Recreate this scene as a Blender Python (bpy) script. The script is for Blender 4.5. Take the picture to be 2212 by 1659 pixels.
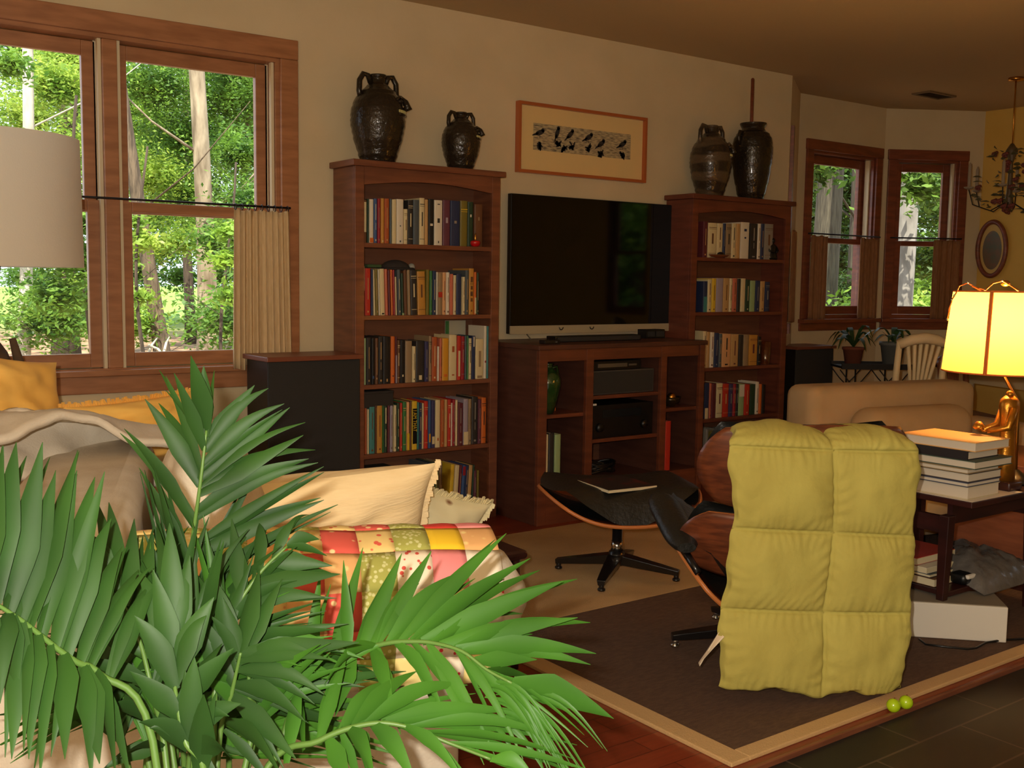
import bpy, math, random
import numpy as np
from mathutils import Vector, Matrix, noise
random.seed(7)
rng = np.random.RandomState(11)
scene = bpy.context.scene
C = scene.collection
for o in list(bpy.data.objects):
    bpy.data.objects.remove(o)

# ------------------------------------------------------------------ camera
W_PX, H_PX, F_PX = 2212.0, 1659.0, 2295.1
YAW, PIT, ROLL, CAM_H = math.radians(53.644), math.radians(5.555), math.radians(-0.80), 1.26
vv = np.array([math.cos(YAW)*math.cos(PIT), math.sin(YAW)*math.cos(PIT), -math.sin(PIT)])
rr = np.array([math.sin(YAW), -math.cos(YAW), 0.0])
dd = np.cross(vv, rr)
r2 = rr*math.cos(ROLL) + dd*math.sin(ROLL)
d2 = dd*math.cos(ROLL) - rr*math.sin(ROLL)
O = np.array([0, 0, CAM_H])
cam = bpy.data.cameras.new('camera')
cam.sensor_width = 36.0
cam.lens = 36.0*F_PX/W_PX
cam.clip_start, cam.clip_end = 0.05, 400
cam_o = bpy.data.objects.new('camera', cam)
C.objects.link(cam_o)
cam_o.matrix_world = Matrix(((r2[0], -d2[0], -vv[0], O[0]), (r2[1], -d2[1], -vv[1], O[1]), (r2[2], -d2[2], -vv[2], O[2]), (0, 0, 0, 1)))
scene.camera = cam_o

# ------------------------------------------------------------------ light and exposure
scene.view_settings.view_transform = 'Standard'
scene.view_settings.look = 'None'
scene.view_settings.exposure = 0.0
scene.view_settings.gamma = 1.0
scene.view_settings.use_curve_mapping = False
world = bpy.data.worlds.new('sky')
scene.world = world
world.use_nodes = True
bg = world.node_tree.nodes['Background']
bg.inputs[0].default_value = (0.80, 0.90, 1.0, 1)
bg.inputs[1].default_value = 2.1

def light(name, kind, loc, energy, color, size=0.1, rot=None, sizey=None):
    l = bpy.data.lights.new(name, kind)
    l.energy = energy; l.color = color
    if kind == 'AREA':
        l.size = size
        if sizey: l.shape = 'RECTANGLE'; l.size_y = sizey
    elif kind == 'SUN': l.angle = size
    else: l.shadow_soft_size = size
    o = bpy.data.objects.new(name, l); C.objects.link(o); o.location = loc
    if rot is not None: o.rotation_euler = rot
    return o
sun = light('sun', 'SUN', (0, 0, 20), 9.5, (1.0, 0.93, 0.78), 0.01)
sun.rotation_euler = Vector((0.35, 0.62, -0.95)).to_track_quat('-Z', 'Y').to_euler()
light('warm_fill_light', 'POINT', (-0.7, -0.6, 2.1), 28, (1.0, 0.84, 0.62), 0.16)  # warm fill added behind the camera, no such lamp is seen
FL = O - r2*0.055 - d2*0.05
light('camera_flash', 'POINT', tuple(FL), 205, (1.0, 0.92, 0.80), 0.012)

# ------------------------------------------------------------------ pixel rays (2212 x 1659) used to place things on real planes
def ray(x, y): return vv + r2*(x - 1106)/F_PX + d2*(y - 829.5)/F_PX
def onY(x, y, Y): D = ray(x, y); return O + D*Y/D[1]
def onX(x, y, X): D = ray(x, y); return O + D*X/D[0]
def onZ(x, y, Z): D = ray(x, y); return O + D*(Z - CAM_H)/D[2]
def atd(x, y, t): return O + ray(x, y)*t
def onP(x, y, P, n):
    D = ray(x, y); P = np.array(P, float); n = np.array(n, float)
    return O + D*((P - O)@n)/(D@n)

# ------------------------------------------------------------------ materials
def lin(c):
    out = []
    for v in c:
        v = v/255.0
        out.append(v/12.92 if v <= 0.04045 else ((v + 0.055)/1.055)**2.4)
    return tuple(out) + (1.0,)
MATS = {}
def mat(name, col, rough=0.6, col2=None, scale=8, stretch=(1, 1, 1), bump=0.0, bscale=40, metal=0, coat=0, emit=0, spec=0.5, trans=0, sss=0, kind='noise', detail=4, contrast=(0.35, 0.65)):
    if name in MATS: return MATS[name]
    m = bpy.data.materials.new(name); m.use_nodes = True
    nt = m.node_tree; N = nt.nodes; L = nt.links
    b = N['Principled BSDF']
    b.inputs['Base Color'].default_value = lin(col)
    b.inputs['Roughness'].default_value = rough
    b.inputs['Metallic'].default_value = metal
    b.inputs['Specular IOR Level'].default_value = spec
    b.inputs['Coat Weight'].default_value = coat
    b.inputs['Coat Roughness'].default_value = 0.08
    if trans: b.inputs['Transmission Weight'].default_value = trans
    if emit:
        b.inputs['Emission Color'].default_value = lin(col); b.inputs['Emission Strength'].default_value = emit
    tc = N.new('ShaderNodeTexCoord')
    mp = N.new('ShaderNodeMapping'); L.new(tc.outputs['Object'], mp.inputs[0])
    mp.inputs['Scale'].default_value = stretch
    if col2 is not None:
        if kind == 'wave':
            t = N.new('ShaderNodeTexWave'); t.inputs['Scale'].default_value = scale; t.inputs['Distortion'].default_value = 5; t.inputs['Detail'].default_value = 3
            t.bands_direction = 'Z'
        elif kind == 'vor':
            t = N.new('ShaderNodeTexVoronoi'); t.inputs['Scale'].default_value = scale
        else:
            t = N.new('ShaderNodeTexNoise'); t.inputs['Scale'].default_value = scale; t.inputs['Detail'].default_value = detail
        L.new(mp.outputs[0], t.inputs['Vector'])
        r = N.new('ShaderNodeValToRGB')
        r.color_ramp.elements[0].position = contrast[0]; r.color_ramp.elements[1].position = contrast[1]
        r.color_ramp.elements[0].color = lin(col); r.color_ramp.elements[1].color = lin(col2)
        L.new(t.outputs['Distance' if kind == 'vor' else 0], r.inputs[0]); L.new(r.outputs[0], b.inputs['Base Color'])
    if bump:
        t2 = N.new('ShaderNodeTexNoise'); t2.inputs['Scale'].default_value = bscale; t2.inputs['Detail'].default_value = 3
        L.new(mp.outputs[0], t2.inputs['Vector'])
        bp = N.new('ShaderNodeBump'); bp.inputs['Strength'].default_value = bump; bp.inputs['Distance'].default_value = 0.01
        L.new(t2.outputs[0], bp.inputs['Height']); L.new(bp.outputs[0], b.inputs['Normal'])
    MATS[name] = m
    return m
def leafmat(name, c1, c2, rough=0.35, trans=0.35, scale=3.0):
    m = bpy.data.materials.new(name); m.use_nodes = True
    nt = m.node_tree; N = nt.nodes; L = nt.links
    b = N['Principled BSDF']; b.inputs['Roughness'].default_value = rough
    tc = N.new('ShaderNodeTexCoord'); t = N.new('ShaderNodeTexNoise'); t.inputs['Scale'].default_value = scale
    L.new(tc.outputs['Object'], t.inputs['Vector'])
    r = N.new('ShaderNodeValToRGB'); r.color_ramp.elements[0].position = .35; r.color_ramp.elements[1].position = .65
    r.color_ramp.elements[0].color = lin(c1); r.color_ramp.elements[1].color = lin(c2)
    L.new(t.outputs[0], r.inputs[0]); L.new(r.outputs[0], b.inputs['Base Color'])
    tr = N.new('ShaderNodeBsdfTranslucent'); L.new(r.outputs[0], tr.inputs[0])
    mx = N.new('ShaderNodeMixShader'); mx.inputs[0].default_value = trans
    L.new(b.outputs[0], mx.inputs[1]); L.new(tr.outputs[0], mx.inputs[2]); L.new(mx.outputs[0], N['Material Output'].inputs[0])
    MATS[name] = m
    return m

M_wall = mat('wall_paint', (214, 194, 156), 0.9, (206, 186, 148), 3, bump=0.06, bscale=90)
M_yellow = mat('yellow_wall_paint_glow', (220, 178, 88), 0.9, (214, 170, 80), 3)  # yellow paint, brightened to stand in for golden lamp glow
M_ceil = mat('ceiling_paint', (190, 164, 124), 0.95, bump=0.12, bscale=60)
M_trim = mat('cherry_trim', (172, 116, 76), 0.45, (150, 98, 62), 6, (1, 1, 6), coat=0.2)
M_trimd = mat('dark_cherry_trim', (134, 68, 42), 0.45, (110, 54, 34), 6, (1, 1, 6), coat=0.2)
M_track = mat('white_window_track', (214, 196, 160), 0.5)
M_case = mat('bookcase_cherry', (128, 76, 50), 0.45, (106, 60, 40), 5, (1, 1, 8), coat=0.15)
M_caseD = mat('bookcase_back_panel', (116, 72, 48), 0.6, (102, 62, 42), 5, (1, 1, 8))
M_case2 = mat('right_bookcase_cherry', (116, 60, 42), 0.45, (96, 48, 34), 5, (1, 1, 8), coat=0.0)
M_ent = mat('media_cabinet_wood', (88, 52, 40), 0.48, (74, 42, 32), 5, (1, 1, 8), coat=0.12)
M_entF = mat('media_cabinet_frame', (112, 60, 38), 0.45, (92, 48, 32), 5, (1, 1, 8), coat=0.15)
M_black = mat('black_plastic', (16, 16, 17), 0.35)
M_cloth = mat('speaker_cloth', (46, 43, 40), 0.95, bump=0.3, bscale=400)
M_walnut = mat('walnut_veneer', (120, 62, 34), 0.35, (84, 42, 24), 5, (3, 1, 14), coat=0.3)
M_plyedge = mat('plywood_edge', (196, 116, 58), 0.4)
M_leather = mat('black_leather', (26, 25, 22), 0.42, bump=0.25, bscale=70)
M_alu = mat('black_enamel', (20, 18, 18), 0.3, coat=0.3)
M_chrome = mat('polished_metal', (210, 208, 200), 0.2, metal=1)
M_blanket = mat('lime_cotton', (182, 170, 84), 0.85, (174, 160, 76), 6, bump=0.15, bscale=60)
M_slip = mat('slipcover_canvas', (220, 208, 188), 0.95, (210, 196, 174), 12, bump=0.15, bscale=160)
M_cream = mat('cream_pillow_cotton', (240, 214, 164), 0.9, (232, 204, 152), 8, (1, 1, 8), bump=0.25, bscale=24)
M_ypill = mat('yellow_pillow_cotton', (246, 196, 100), 0.9, (238, 182, 84), 6, bump=0.2, bscale=20)
M_curt = mat('tan_curtain_linen', (214, 186, 142), 0.9, (204, 174, 128), 20, (6, 6, 1))
M_dark = mat('mahogany_dark', (60, 26, 22), 0.35, (44, 20, 18), 5, (1, 1, 5), coat=0.2)
M_iron = mat('black_iron', (24, 20, 20), 0.5)
M_terra = mat('terracotta', (120, 62, 40), 0.8)
M_jug = mat('dark_brown_glaze', (46, 36, 26), 0.17, (34, 28, 20), 6, bump=0.5, bscale=60, coat=0.25, spec=.35)
M_jugsw = mat('swirled_glaze', (86, 70, 52), 0.18, (52, 42, 32), 2.2, (1, .8, 1.3), kind='wave', bump=0.4, bscale=60, coat=0.25, spec=.35)
M_tooth = mat('glazed_teeth', (196, 186, 120), 0.3)
M_white = mat('white_card', (214, 206, 192), 0.7)
M_paper = mat('book_pages', (214, 198, 160), 0.9)
M_gold = mat('gilt_bronze', (196, 132, 44), 0.35, metal=0.85, bump=0.2, bscale=60)
M_brass = mat('brass', (206, 150, 70), 0.3, metal=1)
M_chairw = mat('painted_white_wood', (206, 186, 146), 0.6)
M_sofa2 = mat('beige_upholstery', (186, 158, 118), 0.9, (178, 150, 108), 6)

# ------------------------------------------------------------------ mesh helpers
WM = {}
class M:
    def __init__(s): s.v = []; s.f = []; s.mi = []; s.sm = []
    def add(s, vs, fs, mi=0, smooth=False):
        b = len(s.v); s.v += [tuple(float(c) for c in v) for v in vs]
        for f in fs: s.f.append(tuple(b + i for i in f)); s.mi.append(mi); s.sm.append(smooth)
        return s
    def box(s, x0, x1, y0, y1, z0, z1, mi=0):
        vs = [(x, y, z) for z in (z0, z1) for y in (y0, y1) for x in (x0, x1)]
        return s.add(vs, [(0, 2, 3, 1), (4, 5, 7, 6), (0, 1, 5, 4), (2, 6, 7, 3), (0, 4, 6, 2), (1, 3, 7, 5)], mi)
    def obox(s, c, size, mtx=None, mi=0):
        hx, hy, hz = size[0]/2, size[1]/2, size[2]/2
        vs = [Vector((x, y, z)) for z in (-hz, hz) for y in (-hy, hy) for x in (-hx, hx)]
        if mtx is not None: vs = [mtx @ v for v in vs]
        vs = [v + Vector(c) for v in vs]
        return s.add(vs, [(0, 2, 3, 1), (4, 5, 7, 6), (0, 1, 5, 4), (2, 6, 7, 3), (0, 4, 6, 2), (1, 3, 7, 5)], mi)
    def rbox(s, x0, x1, y0, y1, z0, z1, r, mi=0, n=3):
        """box with rounded vertical and horizontal edges (rounded cuboid)"""
        cx, cy, cz = (x0+x1)/2, (y0+y1)/2, (z0+z1)/2
        hx, hy, hz = (x1-x0)/2 - r, (y1-y0)/2 - r, (z1-z0)/2 - r
        K = 4*n; rows = []
        for j in range(2*(n+1)):
            jj = j if j <= n else j - 1
            ph = -math.pi/2 + math.pi*jj/(2*n); sz = -1 if j <= n else 1
            row = []
            for q in range(4):
                sx = (1, -1, -1, 1)[q]; sy = (1, 1, -1, -1)[q]
                for i in range(n+1):
                    th = math.pi/2*(q + i/n)
                    row.append((cx + sx*hx + r*math.cos(ph)*math.cos(th), cy + sy*hy + r*math.cos(ph)*math.sin(th), cz + sz*hz + r*math.sin(ph)))
            rows.append(row)
        m = len(rows[0]); vs = [v for row in rows for v in row]; fs = []
        for j in range(len(rows)-1):
            for i in range(m):
                a = j*m + i; b2 = j*m + (i+1) % m
                fs.append((a, b2, b2+m, a+m))
        fs.append(tuple(range(m))[::-1]); fs.append(tuple(range((len(rows)-1)*m, len(rows)*m)))
        return s.add(vs, fs, mi, True)
    def tube(s, pts, rad, n=8, mi=0, cap=True, smooth=True, flat=1.0):
        pts = [Vector(p) for p in pts]
        if not hasattr(rad, '__len__'): rad = [rad]*len(pts)
        vs = []; up = Vector((0, 0, 1)); t0 = (pts[1] - pts[0]).normalized()
        if abs(t0.dot(up)) > 0.95: up = Vector((1, 0, 0))
        a = (up - t0*up.dot(t0)).normalized()
        for i, p in enumerate(pts):
            t = (pts[min(i+1, len(pts)-1)] - pts[max(i-1, 0)]).normalized()
            a = (a - t*a.dot(t)).normalized(); b = t.cross(a)
            for k in range(n):
                th = 2*math.pi*k/n
                vs.append(p + a*math.cos(th)*rad[i]*flat + b*math.sin(th)*rad[i])
        fs = [(i*n + k, i*n + (k+1) % n, (i+1)*n + (k+1) % n, (i+1)*n + k) for i in range(len(pts)-1) for k in range(n)]
        if cap: fs += [tuple(range(n))[::-1], tuple(range((len(pts)-1)*n, len(pts)*n))]
        return s.add(vs, fs, mi, smooth)
    def lathe(s, prof, c, n=32, mi=0, smooth=True, cap=True, sq=1.0):
        vs = [(c[0] + r*math.cos(2*math.pi*k/n), c[1] + sq*r*math.sin(2*math.pi*k/n), c[2] + z) for r, z in prof for k in range(n)]
        fs = [(i*n + k, i*n + (k+1) % n, (i+1)*n + (k+1) % n, (i+1)*n + k) for i in range(len(prof)-1) for k in range(n)]
        if cap: fs += [tuple(range(n))[::-1], tuple(range((len(prof)-1)*n, len(prof)*n))]
        return s.add(vs, fs, mi, smooth)
    def grid(s, fn, nu, nv, mi=0, smooth=True, closeu=False):
        vs = [fn(i/nu, j/nv) for j in range(nv+1) for i in range(nu+1)]
        fs = [(j*(nu+1)+i, j*(nu+1)+i+1, (j+1)*(nu+1)+i+1, (j+1)*(nu+1)+i) for j in range(nv) for i in range(nu)]
        return s.add(vs, fs, mi, smooth)
    def ball(s, c, r, n=12, mi=0, sx=1, sy=1, sz=1):
        vs = []; fs = []
        for j in range(n//2+1):
            ph = -math.pi/2 + math.pi*j/(n//2)
            for k in range(n):
                th = 2*math.pi*k/n
                vs.append((c[0] + r*sx*math.cos(ph)*math.cos(th), c[1] + r*sy*math.cos(ph)*math.sin(th), c[2] + r*sz*math.sin(ph)))
        for j in range(n//2):
            for k in range(n): fs.append((j*n+k, j*n+(k+1) % n, (j+1)*n+(k+1) % n, (j+1)*n+k))
        return s.add(vs, fs, mi, True)
    def build(s, name, mats, parent=None, world=True, bevel=0, solid=0, subdiv=0, offset=0, rim=None, label=None):
        me = bpy.data.meshes.new(name)
        vs = s.v
        if parent is not None:
            mw = WM[parent.name]
            if world:
                inv = mw.inverted(); vs = [tuple(inv @ Vector(v)) for v in vs]
            loc = Vector((0, 0, 0))
        else:
            a = np.array(vs); c = (a.min(0) + a.max(0))/2; c[2] = a[:, 2].min()
            vs = [tuple(x) for x in (a - c)]; loc = Vector(c); mw = Matrix.Translation(loc)
        me.from_pydata(vs, [], s.f)
        if not isinstance(mats, (list, tuple)): mats = [mats]
        for m in mats: me.materials.append(m)
        me.polygons.foreach_set('material_index', s.mi)
        me.polygons.foreach_set('use_smooth', s.sm)
        me.update()
        o = bpy.data.objects.new(name, me); C.objects.link(o)
        if parent is not None: o.parent = parent; WM[o.name] = mw.copy()
        else: o.location = loc; WM[o.name] = mw
        if solid:
            md = o.modifiers.new('solid', 'SOLIDIFY'); md.thickness = solid; md.offset = offset
            if rim is not None: md.material_offset_rim = rim
        if bevel:
            md = o.modifiers.new('bevel', 'BEVEL'); md.width = bevel; md.segments = 2; md.limit_method = 'ANGLE'; md.angle_limit = 0.7
        if subdiv:
            md = o.modifiers.new('sub', 'SUBSURF'); md.levels = subdiv; md.render_levels = subdiv
        if label: o['label'] = label
        return o
def thing(name, label, cat, loc=(0, 0, 0), rotz=0.0, group=None):
    o = bpy.data.objects.new(name, None); C.objects.link(o)
    o.empty_display_size = 0.1
    o.location = loc; o.rotation_euler = (0, 0, rotz)
    WM[o.name] = Matrix.Translation(Vector(loc)) @ Matrix.Rotation(rotz, 4, 'Z')
    o['label'] = label; o['category'] = cat
    if group: o['group'] = group
    return o
def tag(o, label, cat, group=None, kind=None):
    o['label'] = label; o['category'] = cat
    if group: o['group'] = group
    if kind: o['kind'] = kind
    return o
def struct(name, bm, m, parent=None, **k):
    o = bm.build(name, m, parent, **k)
    if parent is None: o['kind'] = 'structure'
    return o
def nz(x, y, z=0, s=1.0):
    return noise.noise(Vector((x*s, y*s, z*s)))
# ================================================================== the room
WY = 4.81          # inner face of the television wall
CZ = 2.665         # ceiling height
WT = 0.16          # wall thickness
XL, XR, YR = -1.6, 8.2, -2.6
BC = (5.857, WY)   # outer corner where the bay begins
BA0, BA1 = (6.43, 5.2), (7.49, 5.2)
BB1 = (8.2, 4.774)
def wall_poly(m, p0, p1, z0, z1, th, holes=(), mi=0):
    """wall along p0->p1, thickness th to the left, holes = [(s0,s1,z0,z1)]"""
    p0 = np.array(p0); p1 = np.array(p1); L = np.linalg.norm(p1 - p0); a = (p1-p0)/L; n = np.array([-a[1], a[0]])
    cuts = [(0, L, z0, z1)]
    for h in holes:
        new = []
        for c in cuts:
            if h[0] >= c[1] or h[1] <= c[0] or h[2] >= c[3] or h[3] <= c[2]: new.append(c); continue
            if h[0] > c[0]: new.append((c[0], h[0], c[2], c[3]))
            if h[1] < c[1]: new.append((h[1], c[1], c[2], c[3]))
            s0, s1 = max(h[0], c[0]), min(h[1], c[1])
            if h[2] > c[2]: new.append((s0, s1, c[2], h[2]))
            if h[3] < c[3]: new.append((s0, s1, h[3], c[3]))
        cuts = new
    for c in cuts:
        vs = []
        for z in (c[2], c[3]):
            for s, t in ((c[0], 0), (c[1], 0), (c[1], th), (c[0], th)):
                q = p0 + a*s + n*t; vs.append((q[0], q[1], z))
        m.add(vs, [(0, 3, 2, 1), (4, 5, 6, 7), (0, 1, 5, 4), (1, 2, 6, 5), (2, 3, 7, 6), (3, 0, 4, 7)], mi)
# main window: opening from X 0.48 to 2.15
WX0, WX1, WZ0, WZ1 = 0.50, 2.150, 0.82, 2.292
m = M(); wall_poly(m, (XL - .2, WY), BC, 0, CZ, WT, [(WX0 - XL + .2, WX1 - XL + .2, WZ0, WZ1)])
struct('wall_back', m, M_wall)
m = M(); wall_poly(m, (BC[0], BC[1]+.0), BA0, 0, CZ, WT)
struct('wall_bay_left', m, M_wall)
# bay window frames measured on the bay walls
AX0, AX1 = onY(1745, 500, 5.2)[0] + .01, onY(1888, 500, 5.2)[0] - .02
AZ0, AZ1 = 1.0, 2.27
m = M(); wall_poly(m, BA0, BA1, 0, CZ, WT, [(AX0 - BA0[0], AX1 - BA0[0], AZ0, AZ1)])
struct('wall_bay_centre', m, M_wall)
bd = np.array([BB1[0]-BA1[0], BB1[1]-BA1[1]]); BL = np.linalg.norm(bd); bd = bd/BL; bn = np.array([-bd[1], bd[0]])
def bs(x, y):
    q = onP(x, y, (BA1[0], BA1[1], 0), (bn[0], bn[1], 0)); return float((q[:2] - np.array(BA1))@bd), float(q[2])
BS0, BS1 = bs(1924, 500)[0] + .02, bs(2072, 450)[0] - .02
m = M(); wall_poly(m, BA1, BB1, 0, CZ, WT, [(BS0, BS1, AZ0, AZ1)])
struct('wall_bay_right', m, M_wall)
m = M(); wall_poly(m, BB1, (XR, YR - .2), 0, CZ, WT, [(3.95, 4.62, .9, 2.25)])
struct('wall_right', m, M_yellow)
m = M(); wall_poly(m, (XR + .2, YR), (XL - .2, YR), 0, CZ, WT)
struct('wall_front', m, M_wall)
m = M(); wall_poly(m, (XL, YR - .2), (XL, WY + .2), 0, CZ, WT)
struct('wall_left', m, M_wall)
m = M()
cp = [(XL-.4, YR-.4), (XR+.4, YR-.4), (XR+.4, 4.95), (7.62, 5.42), (6.3, 5.42), (5.75, 5.02), (XL-.4, 5.02)]; K = len(cp)
m.add([(x, y, CZ) for x, y in cp] + [(x, y, CZ+.2) for x, y in cp], [tuple(range(K))[::-1], tuple(range(K, 2*K))] + [(i, (i+1) % K, K+(i+1) % K, K+i) for i in range(K)])
struct('ceiling', m, M_ceil)
# floor: red wood boards behind Y 1.77, dark slate tiles in front
TY = 1.775
def floor_mat(name, c1, c2, mortar, bw, rh, msize, rough, offs=0.5, coat=0):
    mm = bpy.data.materials.new(name); mm.use_nodes = True; nt = mm.node_tree; N = nt.nodes; L = nt.links; b = N['Principled BSDF']
    b.inputs['Roughness'].default_value = rough; b.inputs['Coat Weight'].default_value = coat; b.inputs['Coat Roughness'].default_value = .15
    geo = N.new('ShaderNodeNewGeometry'); br = N.new('ShaderNodeTexBrick'); L.new(geo.outputs['Position'], br.inputs['Vector'])
    br.inputs['Scale'].default_value = 1; br.inputs['Brick Width'].default_value = bw; br.inputs['Row Height'].default_value = rh
    br.inputs['Mortar Size'].default_value = msize; br.offset = offs; br.inputs['Bias'].default_value = 0
    br.inputs['Color1'].default_value = lin(c1); br.inputs['Color2'].default_value = lin(c2); br.inputs['Mortar'].default_value = lin(mortar)
    no = N.new('ShaderNodeTexNoise'); no.inputs['Scale'].default_value = 9; mp = N.new('ShaderNodeMapping'); mp.inputs['Scale'].default_value = (1, 9 if coat else 1, 1)
    L.new(geo.outputs['Position'], mp.inputs[0]); L.new(mp.outputs[0], no.inputs['Vector'])
    mx = N.new('ShaderNodeMix'); mx.data_type = 'RGBA'; mx.blend_type = 'MULTIPLY'; mx.inputs[0].default_value = .5
    L.new(br.outputs[0], mx.inputs[6]); L.new(no.outputs[0], mx.inputs[7]); L.new(mx.outputs[2], b.inputs['Base Color'])
    return mm
M_floor = floor_mat('red_wood_floor', (150, 62, 34), (132, 52, 28), (70, 26, 16), 1.2, .083, .0012, .35, .37, .25)
M_tile = floor_mat('slate_tile', (27, 22, 20), (32, 27, 24), (78, 66, 56), .405, .203, .0035, .6, .5)
m = M(); m.box(XL - .2, XR + .2, TY, 5.5, -.1, 0); struct('floor', m, M_floor)
m = M(); m.box(XL - .2, XR + .2, YR - .2, TY - .012, -.1, -.012); struct('floor_tile', m, M_tile)
m = M(); m.box(XL, XR, TY - .012, TY, -.1, .004); struct('trim_1', m, M_case, bevel=.003)
m = M(); m.box(XL, 5.85, WY - .016, WY, 0, .11); struct('baseboard_back', m, M_trimd)

# ---------------- main window
def dh_window(idx, prefix, fr, x0, x1, z0, z1, zmeet, cas, mats, track=True, stool=.0):
    """double hung window in a frame: fr(s, t, z) -> world, s along the wall, t outward"""
    Mt, Mg = mats
    def bxl(mm, s0, s1, t0, t1, a, b, mi=0):
        vs = [fr(s, t, z) for z in (a, b) for t in (t0, t1) for s in (s0, s1)]
        mm.add(vs, [(0, 2, 3, 1), (4, 5, 7, 6), (0, 1, 5, 4), (2, 6, 7, 3), (0, 4, 6, 2), (1, 3, 7, 5)], mi)
    root = M(); J = .022
    bxl(root, x0, x0+J, -.0, WT, z0, z1); bxl(root, x1-J, x1, -.0, WT, z0, z1)
    bxl(root, x0+J, x1-J, 0, WT, z1-J, z1); bxl(root, x0+J, x1-J, 0, WT, z0, z0+.03)
    ro = root.build('window_%d' % idx, Mt); ro['kind'] = 'structure'
    return ro, bxl
def glassmat():
    mm = bpy.data.materials.new('window_glass'); mm.use_nodes = True; nt = mm.node_tree; N = nt.nodes; L = nt.links
    N.remove(N['Principled BSDF'])
    tr = N.new('ShaderNodeBsdfTransparent'); tr.inputs[0].default_value = (.95, .97, .96, 1)
    gl = N.new('ShaderNodeBsdfGlossy'); gl.inputs['Roughness'].default_value = 0.01
    fr_ = N.new('ShaderNodeFresnel'); fr_.inputs[0].default_value = 1.6
    mx = N.new('ShaderNodeMixShader'); L.new(fr_.outputs[0], mx.inputs[0]); L.new(tr.outputs[0], mx.inputs[1]); L.new(gl.outputs[0], mx.inputs[2])
    L.new(mx.outputs[0], N['Material Output'].inputs[0])
    return mm
M_glass = glassmat()
def sash(root, bxl, nm, s0, s1, z0, z1, t0, t1, st, top, bot, Mt):
    mm = M(); bxl(mm, s0, s0+st, t0, t1, z0, z1); bxl(mm, s1-st, s1, t0, t1, z0, z1)
    bxl(mm, s0+st, s1-st, t0, t1, z1-top, z1); bxl(mm, s0+st, s1-st, t0, t1, z0, z0+bot)
    so = mm.build('window_sash', Mt, root, bevel=.003)
    g = M(); tm = (t0+t1)/2; g.add([fr_cur(s0+st, tm, z0+bot), fr_cur(s1-st, tm, z0+bot), fr_cur(s1-st, tm, z1-top), fr_cur(s0+st, tm, z1-top)], [(0, 1, 2, 3)])
    g.build('pane', M_glass, so)
    return so
fr_cur = lambda s, t, z: (s, WY + t, z)
r1, bxl = dh_window(1, '', fr_cur, WX0, WX1, WZ0, WZ1, 1.55, .1, (M_trim, M_glass))
# mullion between the two units, casings, stool and apron are parts of the window
UNITS = [(.522, 1.335), (1.398, 2.128)]
mm = M(); bxl(mm, 1.335, 1.398, .0, .1, WZ0+.03, WZ1-.022); mm.build('mullion', M_trim, r1, bevel=.004)
for (a, b) in UNITS:
    sash(r1, bxl, 'u', a+.006, b-.006, 1.535, WZ1-.024, .085, .118, .058, .062, .045, M_trim)
    sash(r1, bxl, 'l', a+.006, b-.006, WZ0+.032, 1.585, .045, .078, .058, .045, .062, M_trim)
for s in (.522, 1.32, 1.400, 2.112):
    mm = M(); bxl(mm, s, s+.014, .016, .04, WZ0+.03, WZ1-.022); bxl(mm, s, s+.014, .085, .1, WZ0+.03, WZ1-.022); mm.build('sash_track', M_track, r1)
mm = M(); bxl(mm, WX0-.1, WX1+.085, -.024, 0, WZ1-.004, WZ1+.088); bxl(mm, WX1-.005, WX1+.085, -.022, 0, WZ0-.0, WZ1-.004); bxl(mm, WX0-.1, WX0+.005, -.022, 0, WZ0, WZ1-.004)
mm.build('casing', M_trim, r1, bevel=.004)
mm = M(); bxl(mm, WX0-.1, WX1+.085, -.05, .045, WZ0-.0, WZ0+.026); mm.build('window_stool', M_trim, r1, bevel=.004)
mm = M(); bxl(mm, WX0-.1, WX1+.085, -.02, 0, WZ0-.078, WZ0); mm.build('apron', M_trim, r1, bevel=.004)

# ---------------- bay windows
def bay(idx, fr, s0, s1, mt):
    global fr_cur
    fr_cur = fr
    ro, bx = dh_window(idx, '', fr, s0, s1, AZ0, AZ1, 1.62, .1, (mt, M_glass))
    sash(ro, bx, 'u', s0+.028, s1-.028, 1.585, AZ1-.024, .085, .118, .06, .065, .04, mt)
    sash(ro, bx, 'l', s0+.028, s1-.028, AZ0+.032, 1.625, .045, .078, .06, .04, .065, mt)
    for s in (s0+.022, s1-.036):
        q = M(); bx(q, s, s+.014, .03, .07, 1.6, AZ1-.022); q.build('sash_track', M_track, ro)
    q = M(); bx(q, s0-.075, s1+.075, -.024, 0, AZ1-.004, AZ1+.075); bx(q, s1-.005, s1+.07, -.022, 0, AZ0, AZ1-.004); bx(q, s0-.07, s0+.005, -.022, 0, AZ0, AZ1-.004)
    q.build('casing', mt, ro, bevel=.004)
    q = M(); bx(q, s0-.085, s1+.085, -.06, .03, AZ0-.03, AZ0); bx(q, s0-.08, s1+.08, -.02, 0, AZ0-.09, AZ0-.03); q.build('window_stool', M_trimd, ro, bevel=.004)
    return ro, bx
frA = lambda s, t, z: (s, 5.2 + t, z)
wA, bxA = bay(2, frA, AX0, AX1, M_trimd)
def frB(s, t, z):
    q = np.array(BA1) + bd*s + bn*t; return (q[0], q[1], z)
wB, bxB = bay(3, frB, BS0, BS1, M_trimd)
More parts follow.
